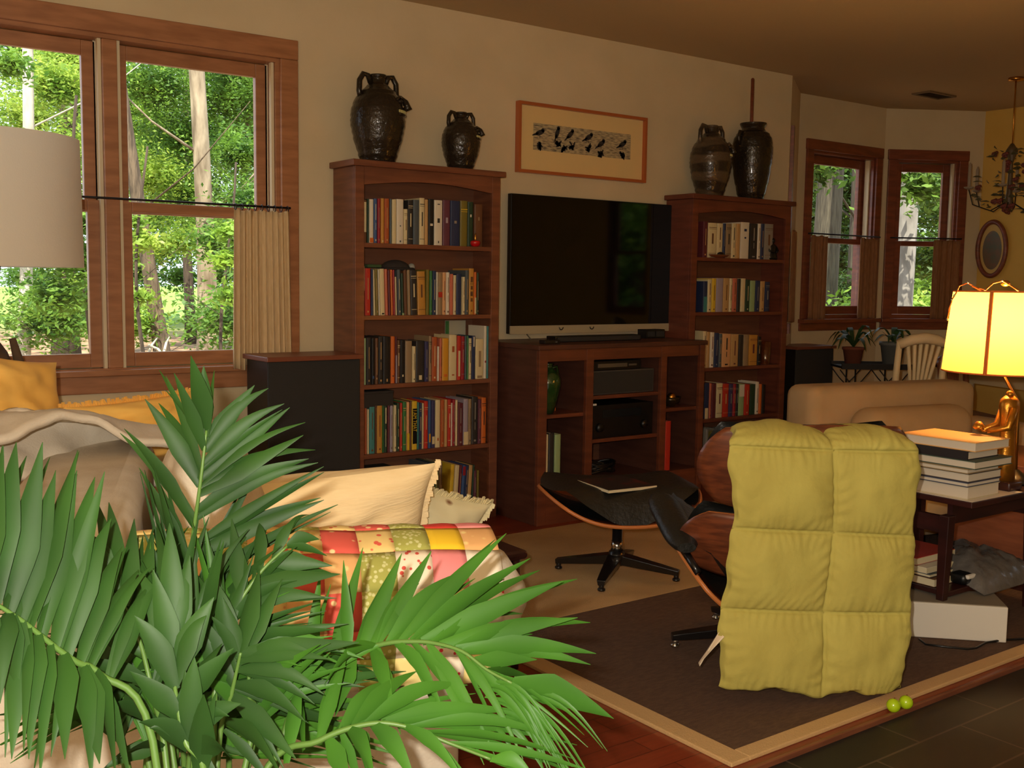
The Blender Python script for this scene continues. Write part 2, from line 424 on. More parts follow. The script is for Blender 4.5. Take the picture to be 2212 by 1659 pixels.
# the bay's first window, seen edge-on past the wall corner: its casing and sill
zd = np.array([BA0[0]-BC[0], BA0[1]-BC[1]]); ZL = np.linalg.norm(zd); zd /= ZL; zn = np.array([-zd[1], zd[0]])
def frZ(s, t, z):
    q = np.array(BC) + zd*s + zn*t; return (q[0], q[1], z)
def bxz(mm, fr, s0, s1, t0, t1, a, b, mi=0):
    vs = [fr(s, t, z) for z in (a, b) for t in (t0, t1) for s in (s0, s1)]
    mm.add(vs, [(0, 2, 3, 1), (4, 5, 7, 6), (0, 1, 5, 4), (2, 6, 7, 3), (0, 4, 6, 2), (1, 3, 7, 5)], mi)
q = M(); bxz(q, frZ, .04, .10, -.022, .0, 1.0, 2.34); bxz(q, frZ, .02, .13, -.04, .0, .92, .99)
struct('window_4', q, M_trimd)
# window in the right wall, out of the frame, mirrored in the television screen
fr_cur = lambda s, t, z: (XR + t, 4.774 - s, z)
r5, bx5 = dh_window(5, '', fr_cur, 3.95, 4.62, .9, 2.25, 1.6, .1, (M_trimd, M_glass))
for a in (3.98,):
    sash(r5, bx5, 'u', a, a+.61, 1.575, 2.225, .085, .118, .06, .06, .04, M_trimd); sash(r5, bx5, 'l', a, a+.61, .93, 1.615, .045, .078, .06, .04, .06, M_trimd)
# ceiling vent
v0 = onZ(2018, 204, CZ)
t = thing('ceiling_vent', 'dark rectangular air vent set in the ceiling above the bay windows', 'vent', (v0[0], v0[1], CZ), 0)
m = M(); m.box(-.17, .17, -.075, -.06, -.012, 0); m.box(-.17, .17, .06, .075, -.012, 0); m.box(-.17, -.155, -.06, .06, -.012, 0); m.box(.155, .17, -.06, .06, -.012, 0)
m.build('vent_frame', mat('vent_paint', (120, 96, 66), .6), t, world=False)
for k in range(7):
    m = M(); y = -.05 + k*.0165; m.obox((0, y, -.006), (.31, .011, .002), Matrix.Rotation(.6, 3, 'X')); m.build('louvre', mat('vent_louvre', (60, 46, 34), .6), t, world=False)

# unseen pendant added behind the camera as a fixture for the warm fill light
t = thing('added_pendant', 'metal bell pendant hanging from the ceiling behind the viewpoint', 'lamp', (-.7, -.6, 2.1))
m = M(); m.tube([(-.7, -.6, CZ), (-.7, -.6, 2.36)], .006, 6); m.build('cord', M_iron, t)
m = M(); m.lathe([(.02, 2.36), (.06, 2.34), (.19, 2.24)], (-.7, -.6, 0), 32, cap=False); m.build('bell_shade', M_white, t)
# ---------------- curtains
def curtain(name, fr, s0, s1, z0, z1, t, amp, n, label, matl, flare=0.0, gath=.25, seed=0):
    th = thing(name, label, 'curtain', fr((s0+s1)/2, t, z0), 0)
    m = M(); R = random.Random(seed); ph = [R.uniform(0, 6) for _ in range(4)]
    def fn(u, v):
        k = u*n*2*math.pi
        a = amp*(.55 + .45*(1-v))*(math.sin(k + .9*math.sin(ph[0]+u*9)) + .3*math.sin(2*k + ph[1]))
        w = 1 + flare*(1-v)
        s = (s0+s1)/2 + (u-.5)*(s1-s0)*w
        return fr(s, t + a, z0 + (z1-z0)*v + .004*math.sin(k*.5))
    m.grid(fn, n*12, 14)
    m.build('curtain_panel', matl, th, solid=.002)
    return th
frW = lambda s, t, z: (s, WY + t, z)
RZ = onY(560, 446, WY-.06)[2]
x0c, x1c = onY(506, 620, WY-.06)[0], onY(626, 620, WY-.06)[0]
cu = curtain('cafe_curtain', frW, x0c, x1c, onY(560, 796, WY-.06)[2], RZ-.02, -.06, .016, 9, 'tan pleated cafe curtain gathered at the right end of the big window', M_curt, .08)
t = thing('curtain_rod', 'thin dark metal cafe rod across the middle of the big window', 'curtain rod', (.6, WY-.06, RZ))
m = M(); m.tube([(WX0-.04, WY-.06, RZ), (WX1+.02, WY-.06, RZ)], .005, 8); m.build('rod', M_iron, t)
m = M(); m.tube([(WX1+.02, WY-.06, RZ), (WX1+.02, WY, RZ)], .006, 6); m.tube([(WX0-.04, WY-.06, RZ), (WX0-.04, WY, RZ)], .006, 6); m.build('bracket', M_iron, t)
for k in range(9):
    m = M(); x = x0c + .01 + (x1c-x0c-.02)*k/8
    m.tube([(x, WY-.06+.014*math.cos(a), RZ-.006+.014*math.sin(a)) for a in np.linspace(0, 2*math.pi, 13)], .0022, 5); m.build('ring', M_iron, t)
M_curtd = mat('rust_curtain_linen', (150, 104, 66), .9, (134, 90, 56), 20, (6, 6, 1))
for (fr, a, b, lab, sd) in ((frA, AX0-.02, AX0+.17, 'narrow brown cafe curtain at the left side of the middle bay window', 1),
                       (frA, AX1-.21, AX1+.03, 'narrow brown cafe curtain at the right side of the middle bay window', 2),
                       (frB, BS1-.20, BS1+.02, 'brown cafe curtain at the right side of the far bay window', 3),
                       (frZ, .02, .20, 'thin tan cafe curtain just past the wall corner beside the right bookcase', 4)):
    curtain('cafe_curtain', fr, a, b, AZ0+.0, 1.63, -.045, .010, 4, lab, M_curtd, 0.0, seed=sd)
for fr, a, b, nm in ((frA, AX0-.03, AX1+.04, 'thin black cafe rod across the middle bay window'), (frB, BS0-.03, BS1+.03, 'thin black cafe rod across the far bay window')):
    m = M(); m.tube([fr(a, 0, 1.645), fr(a, -.045, 1.645), fr(b, -.045, 1.645), fr(b, 0, 1.645)], .006, 8)
    tag(m.build('curtain_rod', M_iron), nm, 'curtain rod')
# ================================================================== outdoors
def ground_z(x, y):
    d = math.hypot(x, y)
    z = -1.15 + max(0, d - 16)*0.018 + .25*nz(x, y, 0, .12)
    return z
gm = bpy.data.materials.new('forest_floor'); gm.use_nodes = True
nt = gm.node_tree; N = nt.nodes; L = nt.links; b = N['Principled BSDF']; b.inputs['Roughness'].default_value = .95
geo = N.new('ShaderNodeNewGeometry'); no = N.new('ShaderNodeTexNoise'); no.inputs['Scale'].default_value = 2.2; no.inputs['Detail'].default_value = 8
L.new(geo.outputs['Position'], no.inputs['Vector'])
r = N.new('ShaderNodeValToRGB'); e = r.color_ramp.elements; e[0].position = .38; e[0].color = lin((84, 62, 44)); e[1].position = .62; e[1].color = lin((178, 140, 104))
L.new(no.outputs[0], r.inputs[0])
ln = N.new('ShaderNodeVectorMath'); ln.operation = 'LENGTH'; L.new(geo.outputs['Position'], ln.inputs[0])
no2 = N.new('ShaderNodeTexNoise'); no2.inputs['Scale'].default_value = .35; L.new(geo.outputs['Position'], no2.inputs['Vector'])
mr = N.new('ShaderNodeMapRange'); mr.inputs[1].default_value = 38; mr.inputs[2].default_value = 46; L.new(ln.outputs['Value'], mr.inputs[0])
mx = N.new('ShaderNodeMix'); mx.data_type = 'RGBA'; L.new(mr.outputs[0], mx.inputs[0]); L.new(r.outputs[0], mx.inputs[6]); mx.inputs[7].default_value = lin((132, 168, 70))
L.new(mx.outputs[2], b.inputs['Base Color'])
m = M(); NX, NY = 60, 44
m.grid(lambda u, v: (-30 + 100*u, 5.6 + 85*v, ground_z(-30 + 100*u, 5.6 + 85*v)), NX, NY)
struct('ground', m, gm)

M_bark = mat('grey_brown_bark', (118, 100, 80), .95, (72, 60, 48), 6, (4, 4, .6), bump=.8, bscale=14)
M_barkl = mat('sunlit_bark', (176, 158, 132), .95, (112, 96, 76), 3, (2, 2, .5), bump=.8, bscale=14)  # lighter bark copy, sunlight put into the colour
M_barkp = mat('pale_bark', (208, 198, 180), .9, (176, 166, 148), 5, (2, 2, .8), bump=.3, bscale=14)
M_barkd = mat('dark_bark', (84, 70, 56), .95, (52, 42, 34), 6, (4, 4, .6), bump=.8, bscale=14)
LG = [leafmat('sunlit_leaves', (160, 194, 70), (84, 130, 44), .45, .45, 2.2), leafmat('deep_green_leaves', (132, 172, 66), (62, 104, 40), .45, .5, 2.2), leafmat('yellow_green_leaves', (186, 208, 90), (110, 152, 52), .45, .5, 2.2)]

LB = [leafmat('shaded_leaves', (96, 132, 44), (44, 76, 30), .5, .35, 2.2), leafmat('deep_shaded_leaves', (74, 108, 40), (36, 62, 28), .5, .35, 2.2), leafmat('mid_shaded_leaves', (118, 152, 52), (60, 92, 34), .5, .35, 2.2)]  # darker leaf copies, the bay trees' shade put into the colour
def leaves(mm, centre, rad, n, size, squash=.6, seed=0):
    R = np.random.RandomState(seed)
    p = R.normal(size=(n, 3)); p /= np.linalg.norm(p, axis=1)[:, None]; p *= np.abs(R.normal(0, .62, (n, 1))) + .1
    p = np.array(centre) + p*np.array([rad, rad, rad*squash])
    a = R.normal(size=(n, 3)); a[:, 2] *= .5; a /= np.linalg.norm(a, axis=1)[:, None]
    b = np.cross(a, R.normal(size=(n, 3))*np.array([.6, .6, 1]) + np.array([0, 0, .8])); b /= np.linalg.norm(b, axis=1)[:, None] + 1e-6
    s = size*R.uniform(.6, 1.3, (n, 1))
    v = np.stack([p - a*s, p + b*s*.42 - a*s*.1, p + a*s, p - b*s*.42 - a*s*.1], 1).reshape(-1, 3)
    base = len(mm.v)
    mm.v += [tuple(x) for x in v.tolist()]
    mm.f += [(base+4*i, base+4*i+1, base+4*i+2, base+4*i+3) for i in range(n)]
    mm.mi += [0]*n; mm.sm += [False]*n

def tree(px, d, r, lean=(0, 0), bark=None, crown=(), label='', h=14, name='forest_tree', seed=0, nleaf=7000, ls=.055, group=None, branches=4):
    """crown = [(px, py, depth, radius)], pixel spots turned into world points"""
    q = atd(px, 640, d); x, y = q[0], q[1]; z0 = ground_z(x, y) - .1
    t = thing(name, label, 'tree', (x, y, z0), 0, group)
    R = random.Random(seed)
    m = M(); pts = []; rad = []
    for k in range(13):
        f = k/12.0; pts.append((x + lean[0]*f*h + .12*math.sin(f*5 + seed), y + lean[1]*f*h, z0 + f*h)); rad.append(r*(1 - .55*f)*(1 + .5*math.exp(-f*18)))
    m.tube(pts, rad, 12); trunk = m.build('trunk', bark or M_bark, t)
    if branches:
        m = M()
        for k in range(branches):
            f = R.uniform(.25, .8); i = int(f*12); p = Vector(pts[i]); a = R.uniform(0, 6.28); l = R.uniform(1.2, 2.8)
            m.tube([p, p + Vector((math.cos(a)*l*.5, math.sin(a)*l*.5, l*.3)), p + Vector((math.cos(a)*l, math.sin(a)*l, l*.75))], [r*.16, r*.1, r*.04], 6)
        m.build('branches', bark or M_bark, t)
    m = M()
    for k, (cx, cy, cd, cr) in enumerate(crown):
        n = int(nleaf*cr*cr)
        leaves(m, atd(cx, cy, cd), cr, n, ls, .62, seed*31 + k)
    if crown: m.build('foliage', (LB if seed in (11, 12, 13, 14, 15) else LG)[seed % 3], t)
    return t
G = 'woodland trees outside the big window'
tree(436, 21, .20, (-.004, 0), M_barkl, [(500, 210, 25, 1.2), (400, 300, 25, 1.2), (330, 180, 24, 1.1), (520, 330, 22, .8), (480, 100, 25, 1.0), (420, 420, 25, 1.0)], 'straight grey tree with a sunlit trunk behind the right pane of the big window', seed=1, group=G)
tree(350, 19, .14, (-.10, .0), M_bark, [(320, 380, 24, .9), (300, 540, 24, .6), (400, 520, 24, .6)], 'dark leaning tree standing left of the sunlit trunk in the big window', seed=2, group=G)
tree(412, 34, .16, (0, 0), M_barkd, [(380, 420, 30, 1.3), (450, 480, 30, 1.2), (300, 250, 32, 1.5)], 'slim far tree just left of the sunlit trunk, on the bright lawn edge', seed=3, group=G)
tree(536, 27, .13, (0, 0), M_bark, [(545, 440, 20, .7), (480, 520, 19, .65), (560, 200, 26, 1.2), (590, 400, 24, 1.0)], 'thin tree behind the tan curtain at the right of the big window', seed=4, group=G)
tree(150, 24, .26, (0, 0), M_barkd, [(120, 180, 20, .9), (170, 330, 20, .9), (60, 250, 22, .8), (150, 120, 22, .9)], 'thick dark tree behind the left pane above the white lamp shade', seed=5, group=G)
tree(40, 16, .1, (.02, 0), M_barkp, [(20, 140, 14, .35), (60, 360, 15, .6), (-60, 420, 16, 1.0)], 'pale twisted tree at the far left of the big window', seed=6, group=G)
tree(178, 15, .045, (.01, 0), M_barkd, [(170, 560, 14, .55), (120, 640, 14, .5), (185, 480, 14, .45)], 'thin dark sapling at the bottom of the left pane', h=5, seed=7, group=G, branches=2)
tree(316, 13, .03, (.0, 0), M_barkd, [(305, 520, 13, .25), (298, 640, 13, .2), (285, 480, 13, .22)], 'spindly sapling near the glass at the left edge of the right pane', h=4, seed=8, group=G, branches=2)
tree(494, 14, .03, (.0, 0), M_barkd, [(492, 560, 13, .26), (500, 640, 13, .22), (492, 500, 13, .2)], 'leafy sapling near the glass beside the tan curtain', h=4, seed=9, group=G, branches=2)
tree(250, 40, .3, (0, 0), M_barkd, [(60, 60, 38, 3.0), (200, 220, 38, 2.6), (330, 330, 38, 2.4), (520, 300, 38, 2.4), (430, 120, 38, 2.4), (590, 150, 38, 2.2), (560, 480, 38, 1.6), (330, 470, 38, 1.3), (120, 420, 38, 1.6), (10, 330, 38, 1.2)], 'broad leafy tree standing farthest back across the big window', h=18, seed=10, nleaf=1700, ls=.10, group=G)
M_barkg = mat('shaded_pale_bark', (150, 144, 136), .9, (120, 114, 106), 5, (2, 2, .8), bump=.3, bscale=14)  # pale bark greyed, shade on the bay side put into its colour
M_barks = mat('ridged_grey_bark', (92, 84, 68), .95, (58, 52, 42), 9, (5, 5, .5), bump=.9, bscale=18)
GB = 'woodland trees outside the bay windows'
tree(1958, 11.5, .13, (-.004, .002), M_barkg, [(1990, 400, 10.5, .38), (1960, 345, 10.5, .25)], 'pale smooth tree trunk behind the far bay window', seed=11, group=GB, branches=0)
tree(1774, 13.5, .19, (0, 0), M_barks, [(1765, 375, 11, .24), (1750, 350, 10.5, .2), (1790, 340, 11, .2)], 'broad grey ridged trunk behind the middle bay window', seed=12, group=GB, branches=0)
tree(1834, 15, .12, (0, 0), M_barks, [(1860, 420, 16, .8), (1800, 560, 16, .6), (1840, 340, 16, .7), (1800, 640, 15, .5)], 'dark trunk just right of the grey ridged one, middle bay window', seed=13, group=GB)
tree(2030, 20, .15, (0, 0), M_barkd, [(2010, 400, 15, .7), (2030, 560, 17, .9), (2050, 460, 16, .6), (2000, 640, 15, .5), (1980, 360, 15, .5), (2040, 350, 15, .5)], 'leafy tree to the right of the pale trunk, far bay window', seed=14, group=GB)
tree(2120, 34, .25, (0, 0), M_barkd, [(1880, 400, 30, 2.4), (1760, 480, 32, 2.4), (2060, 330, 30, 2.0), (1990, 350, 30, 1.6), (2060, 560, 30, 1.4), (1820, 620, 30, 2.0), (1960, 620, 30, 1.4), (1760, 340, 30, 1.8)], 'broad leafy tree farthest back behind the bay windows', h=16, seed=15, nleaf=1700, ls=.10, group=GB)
# trees the right-hand window and the screen's reflection look out on
for k, (x, y, lab) in enumerate(((12.0, -3.4, 'leafy tree outside the right-hand window, mirrored dimly in the television'), (15.5, -7.0, 'second leafy tree outside the right-hand window, farther from the bay'))):
    z0 = -1.2; t = thing('forest_tree', lab, 'tree', (x, y, z0), 0, 'trees outside the right-hand window')
    m = M(); m.tube([(x, y, z0), (x, y, z0+7)], [.16, .1], 10); m.build('trunk', M_bark, t)
    m = M()
    for j in range(6): leaves(m, (x + random.uniform(-1.5, 1.5), y + random.uniform(-1.8, 1.8), .2 + j*.75), 1.5, 2600, .13, .7, 200 + 9*k + j)
    m.build('foliage', LG[k], t)
m = M(); m.grid(lambda u, v: (8.6 + 30*u, -20 + 25.4*v, -1.2), 4, 4); struct('ground_side', m, gm)
tree(300, 46, .12, (0, 0), M_barkd, [(300, 590, 44, 1.1), (390, 600, 43, .9), (470, 590, 44, 1.1), (60, 600, 44, 1.2), (150, 610, 44, 1.1), (350, 540, 44, 1.2), (540, 600, 44, 1.0)], 'low distant leafy tree along the lawn edge seen below the middle rail', h=6, seed=16, nleaf=1700, ls=.11, group=G)
# undergrowth and fallen branches
def bush(px, py, d, r, n, lab, seed):
    q = atd(px, py, d); m = M(); leaves(m, (q[0], q[1], max(q[2], ground_z(q[0], q[1]) + r*.5)), r, n*4, .055, .6, seed)
    tag(m.build('woodland_bush', LG[seed % 3]), lab, 'bush', 'low bushes among the trees')
bush(110, 690, 16, .7, 1100, 'low leafy bush in the middle of the left pane', 301)
bush(200, 640, 18, .8, 1000, 'leafy bush beside the mullion in the left pane', 302)
bush(290, 700, 19, .5, 700, 'small bush at the bottom left of the right pane', 303)
bush(500, 690, 16, .8, 1100, 'bush beside the tan curtain at the bottom of the right pane', 304)
bush(2010, 690, 13, .5, 700, 'low bush at the bottom of the far bay window', 305)
bush(1850, 700, 13, .5, 700, 'low bush at the bottom of the middle bay window', 306)
for k, (a, b, lab) in enumerate((((316, 776, 15), (340, 730, 15.5), 'pale fallen branch leaning up to the right below the dark tree'), ((322, 746, 15.2), (362, 778, 14.8), 'pale fallen branch crossing the other, sloping down to the right'), ((352, 770, 15), (366, 728, 15.5), 'thin pale twig standing right of the crossed branches'))):
    m = M(); p, q = atd(*a), atd(*b); mid = (p+q)/2 + np.array([0, 0, .05]); m.tube([p, mid, q], [.022, .018, .01], 6)
    tag(m.build('fallen_branch', M_barkp), lab, 'branch')
# ================================================================== bookcases and what stands in them
YF = 4.558
PAL = {'cream': (214, 196, 150), 'white': (220, 208, 184), 'tan': (190, 150, 96), 'ochre': (190, 136, 58), 'mustard': (206, 146, 40), 'yellow': (216, 178, 48), 'orange': (206, 104, 40), 'rust': (170, 84, 42), 'red': (184, 50, 34), 'crimson': (150, 36, 44), 'maroon': (96, 40, 46), 'plum': (98, 52, 66), 'brown': (102, 66, 42), 'taupe': (150, 126, 94), 'navy': (40, 50, 82), 'blue': (62, 88, 132), 'indigo': (58, 54, 90), 'slate': (78, 86, 90), 'teal': (70, 132, 128), 'green': (60, 116, 62), 'olive': (118, 104, 40), 'dark green': (40, 62, 44), 'charcoal': (48, 44, 42), 'black': (30, 28, 28), 'grey': (140, 132, 120), 'lilac': (158, 146, 158), 'salmon': (196, 108, 80), 'peach': (216, 160, 108), 'pale green': (150, 172, 120)}
def pmat(c): return mat('book_' + c.replace(' ', '_'), PAL[c], .5, spec=.4)
def casework(name, label, x0, x1, yf, yb, h, shelves, mt, mb, capo=.022, stile=.05, arch=True, kick=.07):
    t = thing(name, label, 'bookcase', ((x0+x1)/2, (yf+yb)/2, 0))
    for (a, b) in ((x0, x0+.022), (x1-.022, x1)):
        m = M(); m.box(a, b, yf+.02, yb, 0, h-.03); m.build('side_panel', mt, t, bevel=.002)
    m = M(); m.box(x0+.022, x1-.022, yb-.012, yb-.002, .02, h-.03); m.build('back_panel', mb, t)
    m = M(); m.box(x0-capo, x1+capo, yf-capo, yb, h-.03, h); m.build('top_board', mt, t, bevel=.004)
    for (a, b) in ((x0, x0+stile), (x1-stile, x1)):
        m = M(); m.box(a, b, yf, yf+.02, 0, h-.03); m.build('stile', mt, t, bevel=.002)
    # arched apron under the top and plinth
    m = M(); za = h-.03; n = 18
    for i in range(n):
        u0, u1 = i/n, (i+1)/n; xa, xb = x0+stile+(x1-x0-2*stile)*u0, x0+stile+(x1-x0-2*stile)*u1
        d0, d1 = .085 - .03*math.sin(math.pi*u0), .085 - .03*math.sin(math.pi*u1)
        m.add([(xa, yf, za-d0), (xb, yf, za-d1), (xb, yf, za), (xa, yf, za), (xa, yf+.02, za-d0), (xb, yf+.02, za-d1), (xb, yf+.02, za), (xa, yf+.02, za)], [(0, 1, 2, 3), (0, 4, 5, 1), (4, 7, 6, 5)])
    m.build('arched_apron', mt, t)
    m = M(); m.box(x0+stile, x1-stile, yf, yf+.02, 0, kick); m.build('plinth', mt, t)
    for z in shelves:
        m = M(); m.box(x0+.022, x1-.022, yf+.004, yb-.012, z-.022, z); m.build('shelf', mt, t, bevel=.002)
    return t
B1 = dict(x0=2.415, x1=3.262, yf=YF, yb=4.785, h=1.822)
SH1 = [1.432, 1.082, .744, .400, .075]
bc1 = casework('bookcase', 'tall cherry bookcase between the big window and the television, two jugs on top', shelves=SH1, mt=M_case, mb=M_caseD, **B1)
B2 = dict(x0=4.685, x1=5.590, yf=YF, yb=4.785, h=1.795)
SH2 = [1.418, 1.084, .738, .418, .10]
bc2 = casework('bookcase', 'tall cherry bookcase at the right of the television, near the bay windows', shelves=SH2, mt=M_case2, mb=M_caseD, **B2)

BOOKS = []
def book(x0, x1, zb, h, c, yf, depth, tilt=0.0, shelf='', case='', deco=None):
    """upright book: cover with spine towards the room, pages child"""
    w = max(x1 - x0, .008); g = .0012
    cx = (x0+x1)/2
    t = thing('book', '', 'book', (cx, yf + depth/2, zb))
    t.rotation_euler = (0, tilt, 0)
    hw = w/2 - g
    WM[t.name] = Matrix.Translation(Vector((cx, yf + depth/2, zb)))
    hd = depth/2
    m = M(); n = 5; vs = []
    cv = .0022
    # rounded spine profile, extruded in z
    prof = [(-hw, hd), (-hw, -hd+.004)] + [(-hw*math.cos(math.pi*k/n), -hd+.004-.004*math.sin(math.pi*k/n)) for k in range(1, n)] + [(hw, -hd+.004), (hw, hd), (hw-cv, hd), (hw-cv, -hd+.008), (-hw+cv, -hd+.008), (-hw+cv, hd)]
    k = len(prof); vs = [(p[0], p[1], 0) for p in prof] + [(p[0], p[1], h) for p in prof]
    fs = [(i, (i+1) % k, k+(i+1) % k, k+i) for i in range(k)]
    for q in (0, k):
        fs += [(q+0, q+1, q+k-2, q+k-1), (q+k-5, q+k-4, q+k-3, q+k-6)]
        fs += [tuple([q+k-2] + [q+j for j in range(1, k-5)] + [q+k-3])]
    m.add(vs, fs, 0)
    ms = [pmat(c)]
    yy = -hd - .0006
    if deco == 'THAT':
        ms += [M_black, pmat('yellow')]
        m.box(-hw*.8, hw*.8, yy-.0006, yy+.002, h*.12, h*.85, 1)
    elif deco:
        dm, bands = deco
        ms.append(pmat(dm))
        for (a, b, wd) in bands: m.box(-hw*wd, hw*wd, yy, yy+.002, h*a, h*b, 1)
    m.build('cover', ms, t, world=False)
    m = M(); m.box(-hw+cv+.0003, hw-cv-.0003, -hd+.009, hd-.004, .003, h-.003); m.build('pages', M_paper, t, world=False)
    if deco == 'THAT':
        cu_ = bpy.data.curves.new('txt', 'FONT'); cu_.body = 'I AM THAT'; cu_.size = w*.95; cu_.extrude = .0004; cu_.align_x = 'LEFT'
        to = bpy.data.objects.new('txt', cu_); C.objects.link(to)
        dg = bpy.context.evaluated_depsgraph_get(); me = bpy.data.meshes.new_from_object(to.evaluated_get(dg))
        bpy.data.objects.remove(to)
        L_ = h*.44; xs = [v.co.x for v in me.vertices]; sc = L_/(max(xs)-min(xs))
        for v in me.vertices:
            x, y, z = v.co; v.co = ((y - w*.33)*1.05, -hd - .0022 - z, h*.82 - x*sc)
        me.materials.clear(); me.materials.append(pmat('yellow'))
        lo = bpy.data.objects.new('spine_lettering', me); C.objects.link(lo); lo.parent = t
    BOOKS.append(dict(o=t, c=c, w=w, h=h, shelf=shelf, case=case, x=cx, tilt=tilt))
    return t
RB = random.Random(5)
def autodeco(c, w):
    if w < .014: return None
    dark = sum(PAL[c]) < 330
    k = RB.choice([0, 1, 1, 2, 3])
    dm = RB.choice(['cream', 'tan', 'grey']) if dark else RB.choice(['charcoal', 'brown', 'maroon'])
    if k == 0: return None
    if k == 1: return (dm, [(.06, .10, .25), (.34, .80, .12)])
    if k == 2: return (dm, [(.86, .875, .9), (.82, .828, .9), (.12, .13, .9), (.4, .7, .2)])
    return (dm, [(.05, .09, .35), (.52, .88, .15), (.3, .46, .08)])
def row(spec, off, sc, ybase, zb, yf, depth, shelf, case, wx=1.0):
    """spec: (crop x0, crop x1, colour, crop y of top[, deco][, tilt])"""
    for s in spec:
        pxa, pxb = off[0] + s[0]/sc, off[0] + s[1]/sc
        ym = off[1] + (s[3] + ybase)/2/sc
        xa, xb = onY(pxa, ym, yf)[0], onY(pxb, ym, yf)[0]
        zt = onY((pxa+pxb)/2, off[1] + s[3]/sc, yf)[2]
        h = max(min(zt - zb, .33), .08)
        deco = s[4] if len(s) > 4 and s[4] is not None else autodeco(s[2], xb - xa)
        tilt = s[5] if len(s) > 5 else 0.0
        book(xa, xb, zb, h, s[2], yf, depth + RB.uniform(-.012, .012), tilt, shelf, case, deco)
YB = YF + .028
L1, R1 = 'left bookcase', 'right bookcase'
row([(108, 175, 'brown', 165, ('cream', [(.25, .95, .7)])), (180, 213, 'dark green', 150), (216, 288, 'white', 155, ('orange', [(.01, .12, .9)])), (290, 348, 'blue', 145), (350, 404, 'crimson', 145), (406, 464, 'ochre', 140, ('cream', [(.03, .07, .3)])), (466, 548, 'rust', 145), (551, 588, 'slate', 150), (590, 664, 'cream', 160), (666, 782, 'white', 155, ('slate', [(.39, .42, .15), (.04, .08, .2)])), (786, 850, 'cream', 318), (852, 938, 'charcoal', 170), (941, 1040, 'slate', 165), (1042, 1128, 'cream', 135), (1131, 1188, 'tan', 160), (1192, 1284, 'black', 152, ('white', [(.42, .47, .5)])), (1287, 1422, 'white', 172, ('charcoal', [(.05, .10, .12), (.5, .6, .3), (.9, .92, .3)])), (1430, 1550, 'plum', 172, ('lilac', [(.5, .62, .3)])), (1553, 1712, 'navy', 182, ('grey', [(.5, .56, .25)])), (1716, 1836, 'olive', 182, ('yellow', [(.8, .82, .9), (.76, .77, .9)])), (1839, 1930, 'dark green', 200, ('white', [(.66, .72, .25)])), (1948, 2086, 'brown', 240, ('taupe', [(.62, .7, .15)]))],
    (770, 410), 7.628, 890, SH1[0], YB, .16, 'top', L1)
T2 = -.03
row([(86, 140, 'teal', 112, ('cream', [(.5, .99, .8)])), (145, 240, 'red', 150, None, -.0), (246, 285, 'navy', 162), (287, 322, 'cream', 175, None, T2), (324, 372, 'olive', 166, None, T2), (374, 400, 'white', 172, None, T2), (402, 480, 'cream', 156, ('charcoal', [(.02, .05, .5)]), T2), (484, 532, 'salmon', 162, None, T2), (535, 575, 'maroon', 182, None, T2), (578, 612, 'orange', 172, None, T2), (614, 650, 'crimson', 176, None, T2), (652, 678, 'cream', 290, None, T2), (690, 748, 'slate', 172, None, T2), (752, 790, 'dark green', 230, ('pale green', [(.0, .05, .95)]), T2), (794, 850, 'brown', 172, None, T2), (854, 905, 'taupe', 176, None, T2), (908, 1012, 'charcoal', 182, None, T2), (1020, 1150, 'ochre', 200, None, T2), (1153, 1208, 'olive', 172), (1210, 1258, 'green', 192), (1260, 1318, 'navy', 190), (1320, 1346, 'white', 212), (1348, 1420, 'taupe', 232, ('red', [(.42, .55, .95)])), (1422, 1480, 'peach', 218), (1482, 1540, 'white', 216), (1545, 1600, 'salmon', 242), (1602, 1650, 'cream', 262), (1652, 1734, 'navy', 242), (1750, 1796, 'cream', 290), (1798, 1856, 'slate', 182), (1860, 1940, 'ochre', 152, ('brown', [(.7, .82, .5), (.66, .67, .7), (.4, .5, .5), (.54, .62, .45), (.28, .36, .45), (.06, .10, .3)])), (1942, 1984, 'orange', 212, ('cream', [(.02, .4, .7)])), (1986, 2024, 'dark green', 222)],
    (770, 560), 7.628, 890, SH1[1], YB, .16, 'second', L1)
row([(85, 120, 'teal', 350), (122, 158, 'pale green', 300), (162, 240, 'charcoal', 292), (242, 300, 'black', 300, ('blue', [(.12, .18, .4)])), (302, 352, 'brown', 300, ('tan', [(.1, .14, .4), (.2, .8, .15)])), (354, 430, 'charcoal', 275), (432, 548, 'black', 272, ('tan', [(.04, .1, .2)])), (552, 618, 'orange', 272, ('charcoal', [(.14, .17, .3)])), (621, 650, 'maroon', 275, ('lilac', [(0, .6, .9)])), (653, 700, 'brown', 330), (702, 780, 'black', 330, ('cream', [(.14, .19, .3)])), (783, 890, 'taupe', 345), (893, 950, 'cream', 430), (953, 1088, 'charcoal', 342, ('cream', [(.05, .16, .35)])), (1091, 1155, 'indigo', 352), (1158, 1204, 'taupe', 266), (1207, 1290, 'rust', 282), (1294, 1324, 'white', 432), (1327, 1368, 'salmon', 302), (1371, 1475, 'mustard', 302, ('orange', [(.09, .15, .5)])), (1480, 1603, 'cream', 247, ('rust', [(.1, .13, .3), (.62, .75, .3)])), (1607, 1670, 'red', 262, ('cream', [(.08, .66, .5)])), (1673, 1728, 'crimson', 272), (1731, 1760, 'slate', 262), (1762, 1790, 'green', 262), (1793, 1838, 'cream', 302), (1841, 1898, 'navy', 262, ('white', [(.75, .98, .3)])), (1902, 2030, 'cream', 312, ('taupe', [(.02, .08, .6), (.3, .7, .3)])), (2033, 2078, 'white', 105, ('crimson', [(.3, .34, .5)])), (2081, 2110, 'teal', 110)],
    (770, 690), 7.373, 970, SH1[2], YB, .16, 'third', L1)
